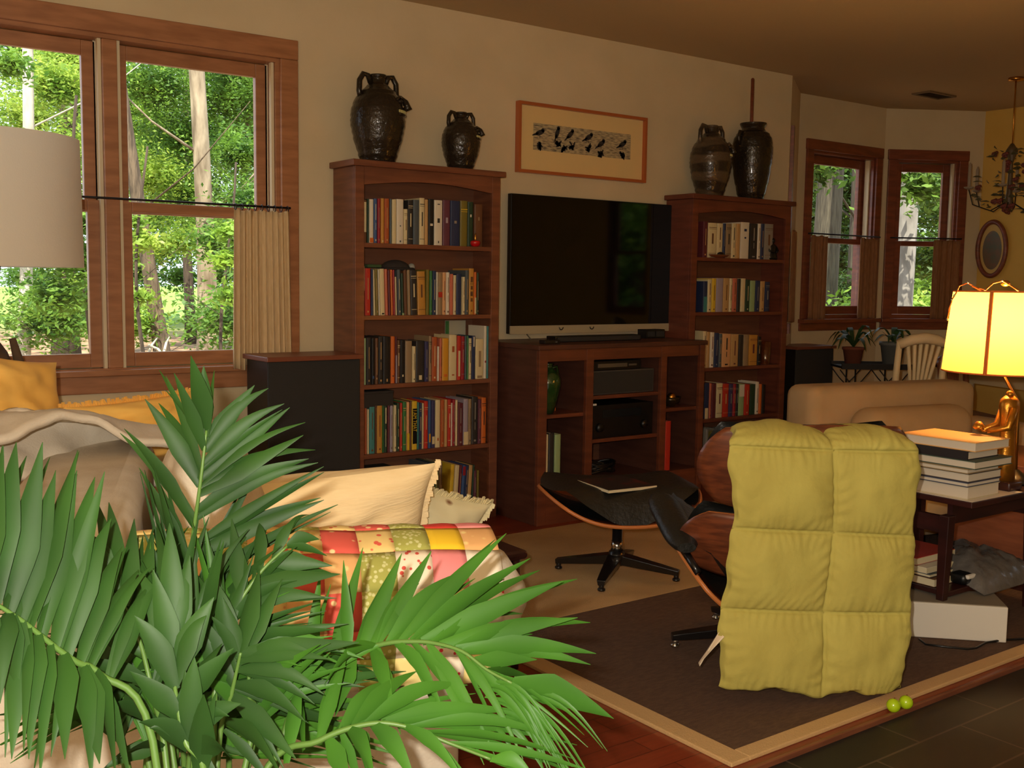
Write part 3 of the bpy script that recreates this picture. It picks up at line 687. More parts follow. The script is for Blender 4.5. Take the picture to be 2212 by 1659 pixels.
row([(80, 134, 'taupe', 362), (140, 172, 'rust', 382), (175, 208, 'cream', 402), (211, 298, 'teal', 362), (301, 328, 'brown', 342), (331, 418, 'ochre', 342), (421, 440, 'green', 342), (443, 495, 'dark green', 345, ('cream', [(.62, .96, .35), (.12, .5, .15)])), (498, 536, 'maroon', 340), (539, 585, 'lilac', 342), (600, 645, 'cream', 336), (648, 694, 'dark green', 302), (697, 738, 'red', 300), (741, 800, 'green', 282), (803, 850, 'peach', 282, ('yellow', [(0, .35, .9)])), (853, 885, 'brown', 272), (888, 972, 'yellow', 272, 'THAT'), (976, 1000, 'teal', 292), (1003, 1048, 'navy', 300), (1051, 1078, 'cream', 302), (1081, 1145, 'red', 272), (1148, 1194, 'blue', 252, ('mustard', [(.12, .3, .6)])), (1197, 1258, 'indigo', 262, ('cream', [(.08, .24, .7)])), (1261, 1340, 'cream', 252, ('rust', [(.14, .2, .25)])), (1345, 1405, 'rust', 252), (1408, 1455, 'tan', 247), (1458, 1512, 'red', 242), (1515, 1530, 'white', 300), (1533, 1578, 'crimson', 242), (1581, 1616, 'cream', 252), (1622, 1704, 'maroon', 302), (1707, 1784, 'lilac', 236, ('cream', [(.0, .28, .95)])), (1787, 1838, 'taupe', 238), (1842, 1938, 'charcoal', 202), (1942, 1993, 'plum', 242), (1996, 2070, 'orange', 216)],
    (770, 830), 7.373, 950, SH1[3], YB, .165, 'fourth', L1)
row([(1010, 1060, 'slate', 300), (1070, 1120, 'navy', 300), (1130, 1180, 'dark green', 290), (1190, 1240, 'pale green', 330), (1250, 1300, 'taupe', 290), (1400, 1462, 'yellow', 322, ('red', [(0, .12, .9)]), .06), (1470, 1540, 'cream', 335, None, .06), (1545, 1585, 'maroon', 335, None, .06), (1590, 1640, 'blue', 335, ('crimson', [(.75, .97, .9)]), .06), (1642, 1690, 'navy', 335, None, .06), (1694, 1752, 'tan', 335, ('charcoal', [(.03, .06, .4)]), .06), (1756, 1784, 'dark green', 330, None, .06), (1795, 1845, 'plum', 415), (1850, 1885, 'olive', 415, ('white', [(.05, .2, .8)]))],
    (780, 960), 7.373, 930, SH1[4], YB, .165, 'bottom', L1)
row([(270, 300, 'maroon', 990), (303, 358, 'cream', 1000), (361, 398, 'cream', 1003), (400, 417, 'navy', 1003), (419, 454, 'taupe', 1003), (457, 484, 'cream', 1003), (486, 512, 'tan', 1005), (515, 570, 'white', 996, ('navy', [(.55, .6, .2), (.75, .82, .3)])), (575, 624, 'charcoal', 1005), (626, 645, 'white', 1005), (647, 668, 'navy', 1005), (671, 726, 'grey', 1007)],
    (1430, 150), 3.0167, 1225, SH2[0], YB, .16, 'top', R1)
row([(270, 298, 'navy', 1380, ('teal', [(0, .5, .8)])), (300, 326, 'cream', 1368), (328, 354, 'yellow', 1362), (356, 400, 'lilac', 1360), (402, 440, 'tan', 1360), (442, 460, 'cream', 1362), (462, 490, 'salmon', 1362), (492, 514, 'charcoal', 1364), (516, 545, 'cream', 1362), (547, 574, 'dark green', 1370), (576, 609, 'pale green', 1376), (611, 640, 'navy', 1376), (643, 671, 'tan', 1380), (674, 704, 'navy', 1384)],
    (1430, 150), 3.0167, 1580, SH2[1], YB, .16, 'second', R1)
row([(130, 155, 'cream', 517), (157, 180, 'tan', 522), (182, 210, 'white', 525), (213, 244, 'navy', 530), (246, 266, 'slate', 535), (269, 328, 'peach', 537), (331, 384, 'tan', 540), (387, 418, 'charcoal', 542), (421, 458, 'taupe', 542), (461, 520, 'ochre', 545), (523, 545, 'black', 555)],
    (1480, 560), 3.32, 772, SH2[2], YB, .16, 'third', R1)
row([(137, 174, 'navy', 890, ('cream', [(0, .3, .6)])), (176, 190, 'salmon', 890), (192, 224, 'maroon', 892), (227, 270, 'cream', 890), (273, 314, 'red', 895), (317, 344, 'indigo', 895), (347, 366, 'crimson', 895), (368, 384, 'black', 895), (387, 425, 'pale green', 895, ('white', [(.6, .98, .9)])), (428, 464, 'red', 897), (467, 504, 'dark green', 897), (507, 530, 'white', 880), (533, 551, 'orange', 897), (553, 576, 'black', 900)],
    (1480, 560), 3.32, 1130, SH2[3], YB, .16, 'fourth', R1)
row([(180, 228, 'olive', 1235), (233, 262, 'grey', 1225), (265, 298, 'charcoal', 1225), (301, 335, 'slate', 1225)],
    (1480, 560), 3.32, 1560, SH2[4], YB, .16, 'bottom', R1)

# labels that single each book out
def finish_books(books, place):
    rows = {}
    for b in books: rows.setdefault((b['case'], b['shelf']), []).append(b)
    for key, bs_ in rows.items():
        bs_.sort(key=lambda q: q['x'])
        seen = {}
        for i, b in enumerate(bs_):
            wd = 'slim ' if b['w'] < .02 else ('thick ' if b['w'] > .042 else '')
            l = bs_[i-1]['c'] if i else None; r_ = bs_[i+1]['c'] if i+1 < len(bs_) else None
            if l and r_: nb = 'between %s and %s ones' % (l, r_) if l != r_ else 'between two %s ones' % l
            elif r_: nb = 'leftmost, beside a %s one' % r_
            else: nb = 'rightmost, beside a %s one' % l
            b['lab'] = '%s%s book on %s shelf of %s, %s' % (wd, b['c'], key[1], key[0], nb)
            seen.setdefault(b['lab'], []).append((i, b))
        for lab, q in seen.items():
            if len(q) > 1:
                for i, b in q:
                    b['lab'] = '%s book on %s shelf of %s, number %d from the left' % (b['c'], key[1], key[0], i+1)
        for b in bs_:
            b['o']['label'] = b['lab']; b['o']['group'] = 'books on the %s shelf of the %s' % (key[1], key[0])
finish_books(BOOKS, None)

# ---------------- odd things on the shelves
def on1(px, py, y=YB): return onY(px, py, y)
# red votive glass with a flame-shaped metal piece
q = on1(1026, 522, 4.575); t = thing('red_glass_votive', 'small red glass votive at the right end of the top shelf, left bookcase', 'votive', (q[0], 4.572, SH1[0]))
m = M(); m.lathe([(.014, 0), (.024, .006), (.027, .022), (.024, .03), (.020, .028)], (0, 0, 0), 20); m.build('cup', mat('red_glass', (190, 16, 24), .08, coat=.8), t, world=False)
m = M(); m.lathe([(.003, .02), (.007, .04), (.006, .056), (.001, .07)], (0, 0, 0), 10); m.build('candle_flame_finial', M_brass, t, world=False)
# dark figures and caps lying on the second row
q = on1(868, 575, 4.60); t = thing('knitted_cap', 'dark rounded cap lying on top of the second-shelf books, left bookcase', 'cap', (q[0], 4.66, SH1[1]+.222))
m = M(); m.grid(lambda u, v: (.085*math.cos(2*math.pi*u)*math.cos(v*math.pi/2)*(1+.08*math.sin(6*u)), .06*math.sin(2*math.pi*u)*math.cos(v*math.pi/2), .052*math.sin(v*math.pi/2)), 20, 6); m.build('crown', mat('dark_felt', (52, 44, 40), .95, bump=.3), t, world=False)
m = M(); m.tube([(.095*math.cos(a), .068*math.sin(a), .006) for a in np.linspace(0, 2*math.pi, 21)], .008, 8); m.build('brim', mat('dark_felt_brim', (40, 34, 32), .95), t, world=False)
q = on1(898, 577, 4.60); m = M(); m.ball((q[0], 4.64, SH1[1]+.222+.018), .018, 16); tag(m.build('grey_ball', mat('grey_rubber', (150, 150, 140), .6)), 'pale grey ball beside the dark cap on the second-shelf books', 'ball')
q = on1(812, 575, 4.60); t = thing('folded_green_cloth', 'small green cloth folded on the second-shelf books, left bookcase', 'cloth', (q[0], 4.66, SH1[1]+.232))
m = M(); m.rbox(-.04, .04, -.05, .05, 0, .016, .006); m.build('folded_layer', mat('green_cloth', (62, 84, 48), .95), t, world=False)
# boxes
def boxthing(name, label, x0, x1, y0, y1, z0, z1, c, lid=None, cat='box'):
    t = thing(name, label, cat, ((x0+x1)/2, (y0+y1)/2, z0))
    m = M(); m.box(x0, x1, y0, y1, z0, z1 - .012); m.build('box_body', c, t, bevel=.002)
    m = M(); m.box(x0-.002, x1+.002, y0-.002, y1+.002, z1-.012, z1); m.build('lid', lid or c, t, bevel=.002)
    return t
M_bbox = mat('dark_box_card', (44, 38, 34), .7)
a, b = on1(787, 850)[0], on1(851, 850)[0]
boxthing('dark_storage_box', 'flat dark box lying on the fourth-shelf books, left bookcase', a, b, YB+.005, YB+.15, SH1[3]+.226, SH1[3]+.226+.082, M_bbox)
a, b = on1(798, 1000)[0], on1(862, 1000)[0]
boxthing('dark_file_box', 'dark upright file box at the left of the bottom shelf, left bookcase', a, b, YB, YB+.16, SH1[4], SH1[4]+.24, mat('olive_black_card', (48, 46, 36), .7))
for k, (pa, pb, dz, c, lab) in enumerate(((866, 900, .17, 'red', 'red book lying flat, lowest of the pile beside the dark file box'), (866, 895, .20, 'slate', 'slate book lying flat on the red one beside the dark file box'))):
    a, b = on1(pa, 1010)[0], on1(pb, 1010)[0]
    t = thing('book', lab, 'book', ((a+b)/2, YB+.09, SH1[4] + k*.032)); m = M(); m.box(a, b, YB, YB+.17, SH1[4]+k*.032, SH1[4]+k*.032+.03); m.build('cover', pmat(c), t)
a, b = on1(1002, 707)[0], on1(1046, 707)[0]
t = thing('picture_card', 'tall pale picture card leaning behind the right end of the third shelf books', 'card', ((a+b)/2, 4.775, SH1[2]))
m = M(); m.box(a, b, 4.762, 4.768, SH1[2], SH1[2]+.30); m.build('card', [mat('pale_card', (176, 170, 148), .5)], t); m = M(); m.box(a, a+.02, 4.758, 4.762, SH1[2]+.2, SH1[2]+.298); m.build('green_strip', pmat('green'), t)
# right bookcase: wooden dish and dark figure on the top shelf, amber glass on the third
q = on1(1552, 556, 4.57); t = thing('wooden_dish', 'low wooden dish with a small lidded bump before the top-shelf books, right bookcase', 'dish', (q[0], 4.566, SH2[0]))
m = M(); m.lathe([(.03, 0), (.07, .006), (.092, .018), (.088, .02), (.05, .01)], (0, 0, 0), 24, sq=.22); m.build('dish', M_walnut, t, world=False)
m = M(); m.ball((.015, 0, .022), .03, 12, sz=.5, sy=.4); m.build('dark_lid', M_black, t, world=False)
def figurine(name, label, x, y, z, h, mt):
    t = thing(name, label, 'figurine', (x, y, z)); s = h
    m = M(); m.lathe([(.30*s, 0), (.34*s, .1*s), (.26*s, .32*s), (.24*s, .5*s), (.27*s, .62*s), (.12*s, .74*s), (.10*s, .78*s)], (0, 0, 0), 16, sq=.6); m.build('figure_body', mt, t, world=False)
    m = M(); m.ball((0, -.02*s, .88*s), .13*s, 14, sz=1.05); m.build('head', mt, t, world=False)
    for k in (-1, 1):
        m = M(); m.tube([(.24*s*k, 0, .62*s), (.32*s*k, -.08*s, .42*s), (.08*s*k, -.22*s, .34*s)], [.06*s, .055*s, .045*s], 8); m.build('arm', mt, t, world=False)
    return t
q = on1(1671, 540); figurine('dark_figurine', 'small black seated figurine at the right end of the top shelf, right bookcase', q[0], 4.60, SH2[0], .14, M_black)
q = on1(1657, 760); t = thing('amber_glass', 'amber drinking glass at the right end of the third shelf, right bookcase', 'glass', (q[0], 4.60, SH2[2]))
m = M(); m.lathe([(.028, 0), (.03, .01), (.036, .15), (.034, .15), (.027, .014)], (0, 0, 0), 20, cap=False); m.build('tumbler', mat('amber_glass', (120, 62, 30), .08, coat=1, trans=.5), t, world=False)
q = on1(1525, 1000); a = on1(1521, 1000)[0]
t = book(a + .01, a + .035, SH2[4], .25, 'grey', YB, .16, .0, 'bottom', R1); t['label'] = 'grey book leaning at the left end of the bottom shelf, right bookcase'; t['group'] = 'books on the bottom shelf of the right bookcase'

# ---------------- pottery
def jug(px, ybot, ytop, wpx, yd, z, name, label, mt, kind, rot=0, mouth=True):
    q = onY(px, ybot, yd); x = q[0]; h = onY(px, ytop, yd)[2] - z
    R = wpx/F_PX*((np.array([x, yd, z]) - O)@vv)/2
    t = thing(name, label, 'jug', (x, yd, z), rot)
    ws = .004
    if kind == 'churn': pr = [(.60, 0), (.72, .1), (.88, .3), (.98, .52), (1.0, .66), (.96, .78), (.82, .86), (.62, .90), (.56, .93), (.66, .985), (.66, 1.0), (.56, 1.0), (.5, .93)]
    else: pr = [(.62, 0), (.72, .1), (.9, .28), (1.0, .45), (.99, .58), (.88, .70), (.66, .80), (.42, .87), (.29, .91), (.27, .95), (.32, .985), (.31, 1.0), (.2, 1.0), (.18, .9)]
    m = M()
    n = 60; prof = []
    for k in range(n+1):
        f = k/n*(len(pr)-1); i = min(int(f), len(pr)-2); u = f - i; u2 = u*u*(3-2*u)*.5 + u*.5
        r = pr[i][0]*(1-u2) + pr[i+1][0]*u2; zz = pr[i][1]*(1-u) + pr[i+1][1]*u
        if zz < .85: r += .012*math.sin(zz*95)
        prof.append((r*R, zz*h))
    m.lathe(prof, (0, 0, 0), 40); m.build('jug_body', mt, t, world=False)
    if kind != 'churn':
        for s in (-1, 1):
            m = M(); m.tube([(.30*R*s, 0, .90*h), (.42*R*s, 0, .985*h), (.60*R*s, 0, .995*h), (.75*R*s, 0, .92*h), (.77*R*s, 0, .80*h), (.72*R*s, 0, .72*h)], .1*R, 10); m.build('handle', mt, t, world=False)
    else:
        for s in (-1, 1):
            m = M(); m.tube([(.74*R*s, 0, .86*h), (.95*R*s, 0, .875*h), (1.04*R*s, 0, .8*h), (.96*R*s, 0, .7*h)], .1*R, 10); m.build('handle', mt, t, world=False)
    if mouth:   # face: nose, brows, teeth, turned towards the right
        a0 = math.radians(-38)
        def fp(a, r, zz): return (R*r*math.cos(a), R*r*math.sin(a), zz*h)
        m = M(); m.tube([fp(a0+.05, .80, .76), fp(a0+.05, 1.0, .70), fp(a0+.05, 1.10, .635), fp(a0+.05, .92, .60)], [.06*R, .11*R, .15*R, .08*R], 10); m.build('nose', mt, t, world=False)
        m = M()
        for s in (-1, 1): m.tube([fp(a0+.05+s*.12, .9, .72), fp(a0+.05+s*.36, .86, .745), fp(a0+.05+s*.58, .88, .70)], .05*R, 8)
        m.build('brow', mt, t, world=False)
        for s in (-1, 1):
            m = M(); m.ball(fp(a0+.05+s*.36, .90, .69), .1*R, 10, sz=.7); m.build('eye', mt, t, world=False)
        m = M(); m.tube([fp(a0-.55+1.1*k/8, 1.0, .545) for k in range(9)], .05*R, 8); m.build('lower_lip', mt, t, world=False)
        m = M()
        for k in range(8):
            a = a0-.5+1.0*k/7; p = fp(a, 1.0, .575); m.obox(p, (.085*R, .05*R, .1*R), Matrix.Rotation(a+math.pi/2, 3, 'Z'))
        m.build('teeth', M_tooth, t, world=False)
    return t
jug(816, 347, 162, 118, 4.66, 1.822, 'face_jug', 'large dark brown two-handled face jug with teeth, on the left bookcase', M_jug, 'jug')
jug(995, 361, 243, 84, 4.66, 1.822, 'face_jug', 'small dark brown two-handled face jug with teeth, on the left bookcase', M_jug, 'jug')
jug(1533, 416, 271, 90, 4.66, 1.795, 'face_jug', 'brown and grey swirled two-handled face jug, on the right bookcase', M_jugsw, 'jug')
t = jug(1622, 421, 266, 86, 4.66, 1.795, 'churn_jar', 'tall dark brown churn jar holding a wooden dasher, on the right bookcase', M_jug, 'churn', mouth=False)
q = onY(1624, 266, 4.66); qt = onY(1626, 172, 4.66)
m = M(); m.tube([(q[0], 4.66, 1.95), (qt[0], 4.66, qt[2])], [.011, .011], 10); m.ball((qt[0], 4.66, qt[2]), .011, 10)
tag(m.build('churn_dasher', M_trimd), 'reddish wooden dasher stick standing in the tall dark churn jar', 'stick')

# ---------------- media cabinet
EX0, EX1, EY, EH = 3.297, 4.500, 4.25, .935
t = thing('media_cabinet', 'low dark red wood media cabinet below the television, open shelves and dividers', 'cabinet', ((EX0+EX1)/2, 4.52, 0))
ent = t
for a in (EX0, EX1-.022):
    m = M(); m.box(a, a+.022, EY+.02, 4.79, 0, EH-.025); m.build('side_panel', M_ent, t, bevel=.002)
m = M(); m.box(EX0-.012, EX1+.012, EY-.012, 4.79, EH-.025, EH); m.build('top_board', M_ent, t, bevel=.004)
m = M(); m.box(EX0+.022, EX1-.022, 4.77, 4.785, .05, EH-.025); m.build('back_panel', M_caseD, t)
FX = [(EX0, 3.352), (3.612, 3.662), (4.155, 4.20), (4.462, EX1)]
for k, (a, b) in enumerate(FX):
    m = M(); m.box(a, b, EY-.003, EY+.02, .0, EH-.025); m.build('stile', M_entF, t, bevel=.002)
m = M(); m.box(EX0+.055, EX1-.05, EY, EY+.018, EH-.085, EH-.025); m.build('top_rail', M_entF, t)
m = M(); m.box(EX0+.055, EX1-.05, EY, EY+.018, .0, .20); m.build('bottom_rail', M_entF, t)
for a in (3.627, 4.167):
    m = M(); m.box(a, a+.02, EY+.02, 4.77, .02, EH-.025); m.build('divider', M_ent, t)
ZS = {'l': .572, 'c1': .655, 'c2': .420, 'r': .555}
for nm, a, b in (('l', EX0+.022, 3.627), ('c1', 3.647, 4.167), ('c2', 3.647, 4.167), ('r', 4.187, EX1-.022)):
    m = M(); m.box(a, b, EY+.02, 4.77, ZS[nm]-.02, ZS[nm]); m.build('shelf', M_entF, t, bevel=.002)
m = M(); m.box(EX0+.022, EX1-.022, EY+.02, 4.77, .18, .20); m.build('bottom_board', M_ent, t)
# components
def comp(name, label, x0, x1, y0, y1, z0, z1, mt, deco=()):
    t = thing(name, label, 'electronics', ((x0+x1)/2, (y0+y1)/2, z0))
    m = M(); m.box(x0, x1, y0, y1, z0, z1); m.build('housing', mt, t, bevel=.003)
    for (u0, u1, w0, w1, mm, nm) in deco:
        m = M(); m.box(x0+(x1-x0)*u0, x0+(x1-x0)*u1, y0-.003, y0+.002, z0+(z1-z0)*w0, z0+(z1-z0)*w1); m.build(nm, mm, t)
    return t
M_grey = mat('grey_metal_front', (72, 68, 64), .5)
M_knob = mat('silver_trim', (140, 136, 128), .3, metal=.8)
comp('centre_speaker', 'dark grey centre speaker on the upper middle shelf of the media cabinet', 3.665, 4.14, 4.29, 4.55, .656, .785, M_grey, [(.02, .98, .05, .95, M_cloth, 'grille')])
comp('disc_player', 'slim silver-fronted disc player above the centre speaker in the media cabinet', 3.70, 4.05, 4.30, 4.54, .786, .836, M_black, [(.1, .7, .3, .7, M_knob, 'display_panel'), (.74, .9, .4, .6, M_knob, 'button_row')])
t = comp('av_receiver', 'large black receiver on the middle shelf of the media cabinet', 3.665, 4.13, 4.28, 4.62, .421, .60, M_black, [(.2, .8, .62, .85, mat('dark_display', (20, 26, 30), .15), 'display_panel')])
for u in (.15, .85):
    m = M(); x = 3.665+.465*u; m.tube([(x, 4.28, .48), (x, 4.262, .48)], [.024, .022], 20); m.build('knob', M_black, t)
m = M(); m.box(3.68, 3.71, 4.275, 4.28, .602, .612); tag(m.build('white_label_card', M_white), 'small white card on top of the black receiver', 'card')
# green vase, orange card, books, red book, bowl
q = onY(1196, 890, 4.33); t = thing('green_vase', 'dark green glazed vase on the left shelf of the media cabinet', 'vase', (3.42, 4.33, ZS['l']))
m = M(); m.lathe([(.03, 0), (.035, .01), (.05, .07), (.068, .15), (.066, .19), (.04, .225), (.022, .24), (.022, .255), (.03, .262)], (0, 0, 0), 28, cap=True); m.build('vase_body', mat('green_glaze', (38, 66, 26), .1, (26, 44, 20), 8, coat=.7, bump=.2, bscale=30), t, world=False)
for s in (-1, 1):
    m = M(); m.tube([(.022*s, 0, .235), (.055*s, 0, .245), (.066*s, 0, .2)], .007, 8); m.build('handle', MATS['green_glaze'], t, world=False)
m = M(); m.add([(3.46, 4.40, ZS['l']), (3.53, 4.40, ZS['l']), (3.53, 4.40, ZS['l']+.12), (3.46, 4.404, ZS['l']), (3.53, 4.404, ZS['l']), (3.53, 4.404, ZS['l']+.12)], [(0, 1, 2), (3, 5, 4), (0, 3, 4, 1), (1, 4, 5, 2), (2, 5, 3, 0)])
tag(m.build('orange_card', pmat('orange')), 'orange triangular card leaning behind the green vase', 'card')
nb = len(BOOKS)
for (pa, pb, c, h) in ((1180, 1186, 'cream', .27), (1187, 1199, 'charcoal', .275), (1200, 1213, 'pale green', .265)):
    a, b = onY(pa, 990, 4.27)[0], onY(pb, 990, 4.27)[0]; book(a, b, .2, h, c, 4.275, .2, 0, 'lower left', 'media cabinet')
for (pa, pb, c, h) in ((1431, 1437, 'cream', .16), (1438, 1450, 'red', .28)):
    a, b = onY(pa, 990, 4.27)[0], onY(pb, 990, 4.27)[0]; book(a, b, .2, h, c, 4.275, .2, 0, 'lower right', 'media cabinet')
for b_, lab in zip(BOOKS[nb:], ('thin cream book, left of three in the lower left of the media cabinet', 'dark album in the lower left compartment of the media cabinet', 'pale green album, right of three in the lower left of media cabinet', 'short cream booklet beside the tall red book in the media cabinet', 'tall bright red book in the lower right compartment of the media cabinet')):
    b_['o']['label'] = lab
t = thing('brass_bowl', 'dark bowl with a brass rim on the right shelf of the media cabinet', 'bowl', (4.315, 4.33, ZS['r']))
m = M(); m.lathe([(.02, 0), (.03, .006), (.052, .03), (.06, .058), (.056, .058), (.04, .02)], (0, 0, 0), 28); m.build('bowl', mat('dark_bronze', (60, 48, 30), .25, metal=.7), t, world=False)
m = M(); m.ball((-.005, -.01, .055), .026, 14); m.build('brass_ball', M_brass, t, world=False)
q = 4.33; t = thing('cable_bundle', 'dark bundle of cables and small things at the bottom of the media cabinet', 'cables', (3.84, 4.40, .20))
m = M()
for k in range(10):
    a0 = random.uniform(0, 6); m.tube([(.09*math.cos(a0+a)*(1+.2*math.sin(3*a)), .06*math.sin(a0+a), .02+.05*(k/10.0)+.012*math.sin(2*a+k)) for a in np.linspace(0, 5.6, 16)], .006, 6)
m.build('cable_coil', M_black, t, world=False)
m = M(); m.rbox(-.17, -.09, -.02, .03, 0, .1, .008); m.build('small_dark_box', mat('green_black', (34, 44, 38), .5), t, world=False)
# on top: bar, remote, little boxes
comp('sound_bar', 'long low black sound bar lying on the media cabinet', onY(1200, 738, 4.42)[0], onY(1385, 735, 4.42)[0], 4.42, 4.50, EH, EH+.032, M_black, [(.02, .98, .15, .85, M_cloth, 'grille')])
comp('remote_control', 'small black remote at the left end of the sound bar', onY(1172, 738, 4.34)[0], onY(1205, 738, 4.34)[0], 4.32, 4.37, EH, EH+.02, M_black, [(.7, .8, .3, .7, M_knob, 'button')])
comp('cable_box', 'small black box with two windows at the right of the media cabinet top', onY(1397, 732, 4.52)[0], onY(1436, 732, 4.52)[0], 4.52, 4.60, EH, EH+.052, M_black, [(.05, .42, .2, .8, M_cloth, 'window_panel'), (.5, .95, .2, .8, M_cloth, 'window_panel')])

# ---------------- television
TX0, TX1 = onY(1103, 560, 4.74)[0], onY(1451, 560, 4.74)[0]
TZ1, TZ0 = onY(1103, 417, 4.74)[2], onY(1100, 704, 4.74)[2]
t = thing('television', 'large black flat television on the wall between the two bookcases', 'television', ((TX0+TX1)/2, 4.76, TZ0 - .05))
m = M(); m.box(TX0, TX1, 4.742, 4.775, TZ0-.045, TZ1); m.build('housing', M_black, t, bevel=.003)
m = M(); m.box(TX0+.004, TX1-.004, 4.738, 4.742, TZ0, TZ1-.004); m.build('screen', mat('screen_glass', (6, 6, 7), .045, spec=.45, coat=0), t)
m = M(); m.box(TX0, TX1, 4.734, 4.742, TZ0-.047, TZ0-.001); m.build('silver_speaker_strip', mat('silver_strip', (172, 158, 128), .5, metal=0), t)
for px in (1212, 1278):
    q = onY(px, 702, 4.73); m = M(); m.tube([(q[0]+.014*math.cos(a), 4.728, TZ0-.012+.014*math.sin(a)) for a in np.linspace(math.pi, 2*math.pi, 9)], .003, 6); m.build('cable_hook', M_black, t)
m = M(); m.box(TX0+.3, TX1-.3, 4.775, 4.804, TZ0+.15, TZ1-.15); m.build('wall_bracket', M_black, t)
for pa, pb, lab in (((1137, 705), (1147, 742), 'thin grey cable hanging from the left of the television to the cabinet'), ((1390, 700), (1382, 738), 'thin grey cable hanging from the right of the television to the cabinet')):
    a, b = onY(*pa, 4.76), onY(pb[0], pb[1], 4.70); m = M(); m.tube([a + np.array([0, .01, 0]), (a+b)/2 + np.array([.004, .02, 0]), (b[0], b[1], EH)], .0035, 6)
    tag(m.build('cable', mat('grey_cable', (96, 84, 66), .6)), lab, 'cable')

# ---------------- framed print
PX0, PX1 = onY(1117, 300, 4.79)[0], onY(1394, 300, 4.79)[0]; PZ0, PZ1 = onY(1112, 371, 4.79)[2], onY(1117, 217, 4.79)[2]
t = thing('framed_print', 'wide framed print of small birds on reeds hanging above the television', 'picture', ((PX0+PX1)/2, 4.79, PZ0))
m = M(); fw = .017
for bx_ in ((PX0, PX1, PZ1-fw, PZ1), (PX0, PX1, PZ0, PZ0+fw), (PX0, PX0+fw, PZ0+fw, PZ1-fw), (PX1-fw, PX1, PZ0+fw, PZ1-fw)): m.box(bx_[0], bx_[1], 4.772, 4.808, bx_[2], bx_[3])
m.build('frame', mat('cherry_frame', (176, 92, 46), .4, coat=.3), t, bevel=.001)
m = M(); m.box(PX0+fw, PX1-fw, 4.796, 4.806, PZ0+fw, PZ1-fw); m.build('mat_board', mat('cream_mat_board', (224, 192, 130), .9), t)
ax0, ax1 = onY(1152, 300, 4.795)[0], onY(1362, 300, 4.795)[0]; az0, az1 = onY(1152, 323, 4.795)[2], onY(1152, 265, 4.795)[2]
M_ink = mat('print_ink', (44, 40, 38), .9); M_prt = mat('print_ground', (190, 170, 128), .9, (120, 106, 84), 30, (1, 1, 9), contrast=(.45, .6))
pr = M(); pr.box(ax0, ax1, 4.793, 4.797, az0, az1); po = pr.build('print_sheet', M_prt, t)
aw, ah = ax1-ax0, az1-az0
def el(mm, cx, cz, rx, rz, ang=0, n=14):
    vs = [(ax0+aw*cx, 4.7915, az0+ah*cz)]
    for k in range(n):
        a = 2*math.pi*k/n; u, v = rx*math.cos(a), rz*math.sin(a)
        vs.append((ax0+aw*cx + u*math.cos(ang)-v*math.sin(ang), 4.7915, az0+ah*cz + u*math.sin(ang)+v*math.cos(ang)))
    mm.add(vs, [(0, 1+k, 1+(k+1) % n) for k in range(n)])
for (cx, cz, ang) in ((.06, .66, .35), (.23, .72, 1.2), (.36, .72, .75), (.55, .70, .5), (.68, .50, .6), (.91, .58, .5)):
    m = M(); el(m, cx, cz, .034, .014, ang); el(m, cx+.03*math.cos(ang)*1.0, cz+.14*math.sin(ang)+.05, .012, .011, 0); el(m, cx-.045*math.cos(ang), cz-.22*math.sin(ang), .026, .005, ang)
    m.add([(ax0+aw*cx-.003, 4.7915, az0+ah*(cz-.22)), (ax0+aw*cx+.001, 4.7915, az0+ah*(cz-.22)), (ax0+aw*cx+.001, 4.7915, az0+ah*cz)], [(0, 1, 2)])
    m.build('printed_bird', M_ink, t)
for (cx, cz) in ((.06, .16), (.24, .3), (.30, .12), (.385, .3), (.55, .28), (.675, .1), (.91, .14)):
    m = M()
    for k in range(9): el(m, cx + random.uniform(-.02, .02), cz + random.uniform(-.1, .1), .016, .006, random.uniform(0, 3))
    m.build('printed_leaf_clump', M_ink, t)
m = M()
for k in range(26): 
    cx, cz = random.uniform(.02, .98), random.uniform(.06, .94); el(m, cx, cz, random.uniform(.01, .035), .0012, random.uniform(-.15, .15), 6)
m.build('printed_reeds', M_ink, t)

# ---------------- loudspeakers
def speaker(x0, x1, yf, h, label, rot=0):
    t = thing('floor_speaker', label, 'speaker', ((x0+x1)/2, yf+.12, 0))
    m = M(); m.box(x0-.012, x1+.012, yf-.014, yf+.27, h-.022, h); m.build('top_cap', mat('speaker_cap_wood', (120, 66, 44), .4), t, bevel=.003)
    m = M(); m.box(x0+.006, x1-.006, yf+.014, yf+.26, .05, h-.022); m.build('cabinet', M_black, t)
    m = M(); m.rbox(x0, x1, yf, yf+.018, .05, h-.022, .006); m.build('grille_cloth', M_cloth, t)
    m = M(); m.box(x0-.012, x1+.012, yf-.014, yf+.27, 0, .05); m.build('base', M_black, t, bevel=.003)
speaker(1.925, 2.385, 4.45, .905, 'black floor loudspeaker between the big window and the left bookcase')
a, b = onY(1719, 830, 4.86)[0], onY(1798, 830, 4.86)[0]
speaker(a, b, 4.86, .822, 'black floor loudspeaker beside the bay windows, right of the right bookcase')
